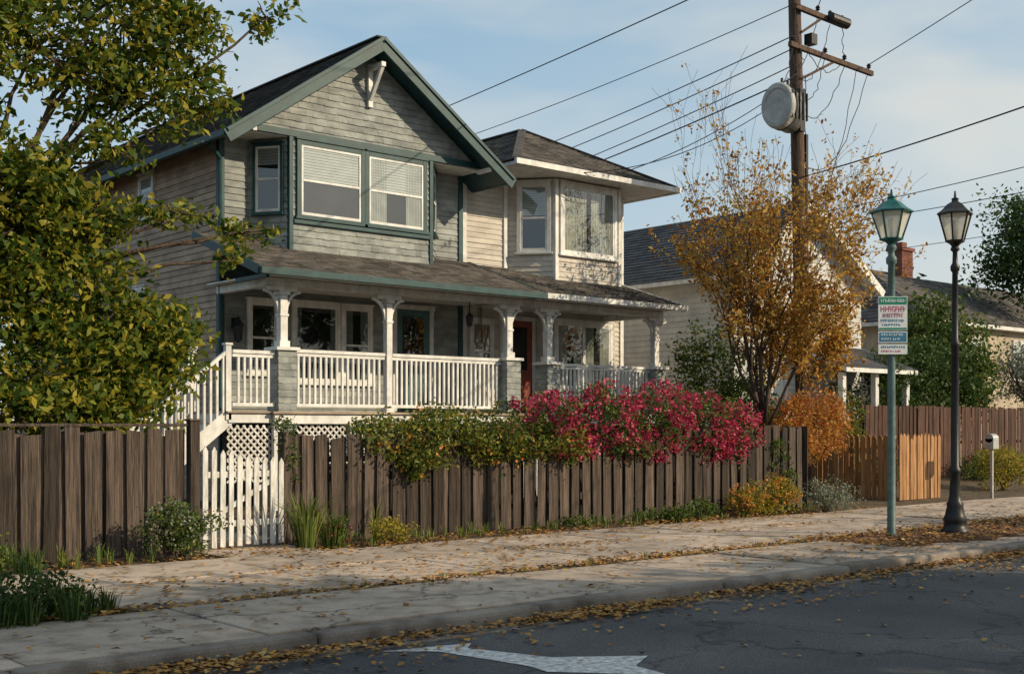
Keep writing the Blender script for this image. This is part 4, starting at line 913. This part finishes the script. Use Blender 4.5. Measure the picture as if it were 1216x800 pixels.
m_.lathe(x, y, [(.21, 0.02), (.21, .10), (.17, .13), (.165, .22), (.185, .25), (.15, .32), (.12, .46), (.13, .50), (.10, .54), (.085, .62), (.07, .95), (.085, .98), (.085, 1.03), (.062, 1.06), (.055, 2.9), (.07, 2.92), (.07, 2.97), (.05, 3.0), (.042, 4.05), (.065, 4.08), (.07, 4.14), (.04, 4.2), (.035, 4.36), (.07, 4.40), (.05, 4.46)], 18)
m_.make('post', M['blackmetal'], lp, smooth=True)
lantern(lp, x, y, 4.54, .52, .68, 'blackmetal')
lp = empty('street_lamp'); m_ = MB(); x, y = 16.2, 10.17
m_.lathe(x, y, [(.085, .0), (.085, .06), (.062, .10), (.058, 2.0), (.055, 3.6), (.05, 4.1), (.075, 4.12), (.08, 4.2), (.05, 4.24), (.045, 4.3), (.08, 4.35), (.06, 4.4)], 18)
m_.make('post', M['postmetal'], lp, smooth=True)
lantern(lp, x, y, 4.49, .60, .66, 'greenmetal', .1)
se = empty('street_sign'); nrm = Vector((-.66, -.75)).normalized(); F = ((16.2 + nrm.x * .062, 10.17 + nrm.y * .062), (-nrm.y, nrm.x), (nrm.x, nrm.y))
S = {k: MB() for k in ('signwhite', 'signgreen', 'signblue', 'signred', 'metal')}
hw2 = .215
S['signwhite'].lbox(F, -hw2, hw2, 3.12, 3.62, 0, .012); S['signgreen'].lbox(F, -hw2 + .01, hw2 - .01, 3.50, 3.61, .012, .015)
S['signgreen'].lbox(F, -hw2 + .01, hw2 - .01, 3.13, 3.155, .012, .015)
S['signwhite'].lbox(F, -hw2, hw2, 2.93, 3.10, 0, .012); S['signblue'].lbox(F, -hw2 + .012, hw2 - .012, 2.945, 3.085, .012, .014); S['signwhite'].lbox(F, -hw2, hw2, 2.76, 2.91, 0, .012)
def glyphs(mb, a0, a1, z, h, o):
    a = a0
    while a < a1 - .01:
        w_ = R.uniform(.014, .034)
        mb.lbox(F, a, a + .009, z, z + h, o, o + .0025)
        if R.random() < .7: mb.lbox(F, a + .009, a + w_, z + h * .40, z + h * .6, o, o + .0022)
        if R.random() < .6: mb.lbox(F, a + .009, a + w_, z + h * .8, z + h, o, o + .0021)
        if R.random() < .5: mb.lbox(F, a + w_ - .007, a + w_, z + (0 if R.random() < .5 else h * .5), z + h * .6, o, o + .0023)
        a += w_ + .011
glyphs(S['signwhite'], -.18, .18, 3.535, .045, .015); glyphs(S['signred'], -.18, .17, 3.39, .085, .012); glyphs(S['signred'], -.15, .16, 3.31, .06, .012); glyphs(S['signblue'], -.18, .18, 3.24, .04, .012); glyphs(S['signblue'], -.16, .12, 3.18, .035, .012)
glyphs(S['signwhite'], -.17, .17, 3.035, .03, .014); glyphs(S['signwhite'], -.17, .1, 2.97, .03, .014); glyphs(S['signblue'], -.17, .17, 2.85, .035, .012); glyphs(S['signred'], -.17, .1, 2.79, .03, .012)
for z in (2.83, 3.02, 3.2, 3.55): S['metal'].lbox(F, -.07, .07, z, z + .03, -.13, -.001)
for k, mb in S.items(): mb.make('panel_' + k, M[k], se)
me_ = empty('mailbox'); q = MB(); q.box(27.0, 27.06, 14.3, 14.36, 0, 1.15); q.make('post', M['metal'], me_); q = MB(); q.box(26.9, 27.16, 14.22, 14.44, 1.15, 1.4); q.cyl((26.9, 14.33, 1.4), (27.16, 14.33, 1.4), .11, .11, 14); q.make('box', M['metal'], me_, bevel=.01)

# ------------------------------------------------------------------ light
el = math.radians(26); sx, sy = .55, -.835
rot = math.atan2(sx, sy)
wd = bpy.data.worlds.new('World'); scene.world = wd; wd.use_nodes = True
n = wd.node_tree.nodes; l = wd.node_tree.links; bg = n['Background']
sk = n.new('ShaderNodeTexSky'); sk.sky_type = 'NISHITA'; sk.sun_disc = False; sk.sun_elevation = el; sk.sun_rotation = rot; sk.air_density = 1.0; sk.dust_density = 1.2; sk.ozone_density = 1.5
tc = n.new('ShaderNodeTexCoord'); mp = n.new('ShaderNodeMapping'); mp.inputs['Scale'].default_value = (1.6, 1.6, 5.0); mp.inputs['Location'].default_value = (.6, .2, .3)
no = n.new('ShaderNodeTexNoise'); no.inputs['Scale'].default_value = 1.6; no.inputs['Detail'].default_value = 4; no.inputs['Roughness'].default_value = .52; no.inputs['Distortion'].default_value = .3
cr = n.new('ShaderNodeMapRange'); cr.inputs['From Min'].default_value = .42; cr.inputs['From Max'].default_value = .72; cr.inputs['To Min'].default_value = -.08; cr.inputs['To Max'].default_value = .65
dt = n.new('ShaderNodeVectorMath'); dt.operation = 'DOT_PRODUCT'; dt.inputs[1].default_value = (.759, -.651, 0)
rr = n.new('ShaderNodeMapRange'); rr.inputs['From Min'].default_value = -.2; rr.inputs['From Max'].default_value = .45; rr.inputs['To Max'].default_value = .36
sz = n.new('ShaderNodeSeparateXYZ'); hzr = n.new('ShaderNodeMapRange'); hzr.inputs['From Min'].default_value = .32; hzr.inputs['From Max'].default_value = 0; hzr.inputs['To Max'].default_value = .36
a1 = n.new('ShaderNodeMath'); a1.operation = 'ADD'; a2 = n.new('ShaderNodeMath'); a2.operation = 'ADD'; a2.use_clamp = True
hz = n.new('ShaderNodeMixRGB'); hz.inputs[0].default_value = .55; hz.inputs[2].default_value = (3.1, 4.7, 5.8, 1)
mx = n.new('ShaderNodeMixRGB'); mx.inputs[2].default_value = (5.8, 5.7, 5.2, 1)
l.new(sk.outputs['Color'], hz.inputs[1])
l.new(tc.outputs['Generated'], mp.inputs['Vector']); l.new(mp.outputs['Vector'], no.inputs['Vector']); l.new(no.outputs['Fac'], cr.inputs['Value'])
l.new(tc.outputs['Generated'], dt.inputs[0]); l.new(dt.outputs['Value'], rr.inputs['Value']); l.new(tc.outputs['Generated'], sz.inputs[0]); l.new(sz.outputs['Z'], hzr.inputs['Value'])
l.new(cr.outputs[0], a1.inputs[0]); l.new(rr.outputs[0], a1.inputs[1]); l.new(a1.outputs[0], a2.inputs[0]); l.new(hzr.outputs[0], a2.inputs[1])
l.new(a2.outputs[0], mx.inputs['Fac']); l.new(hz.outputs['Color'], mx.inputs[1]); l.new(mx.outputs['Color'], bg.inputs['Color'])
bg.inputs['Strength'].default_value = .135
sd = bpy.data.lights.new('sun', 'SUN'); sd.energy = 5.0; sd.angle = math.radians(.5); sd.color = (1, .82, .57)
so = bpy.data.objects.new('sun', sd); COL.objects.link(so)
D = Vector((sx * math.cos(el), sy * math.cos(el), math.sin(el))); so.rotation_euler = (-D).to_track_quat('-Z', 'Y').to_euler()
scene.view_settings.view_transform = 'Standard'; scene.view_settings.look = 'None'; scene.view_settings.exposure = 0

cd = bpy.data.cameras.new('camera'); cam = bpy.data.objects.new('camera', cd); COL.objects.link(cam)
cam.location = (0, 0, 1.7); cam.rotation_euler = (math.pi / 2, 0, -math.atan2(.651, .759))
cd.sensor_width = 36; cd.lens = 42.93; cd.shift_y = .0863; cd.clip_end = 1500
scene.camera = cam
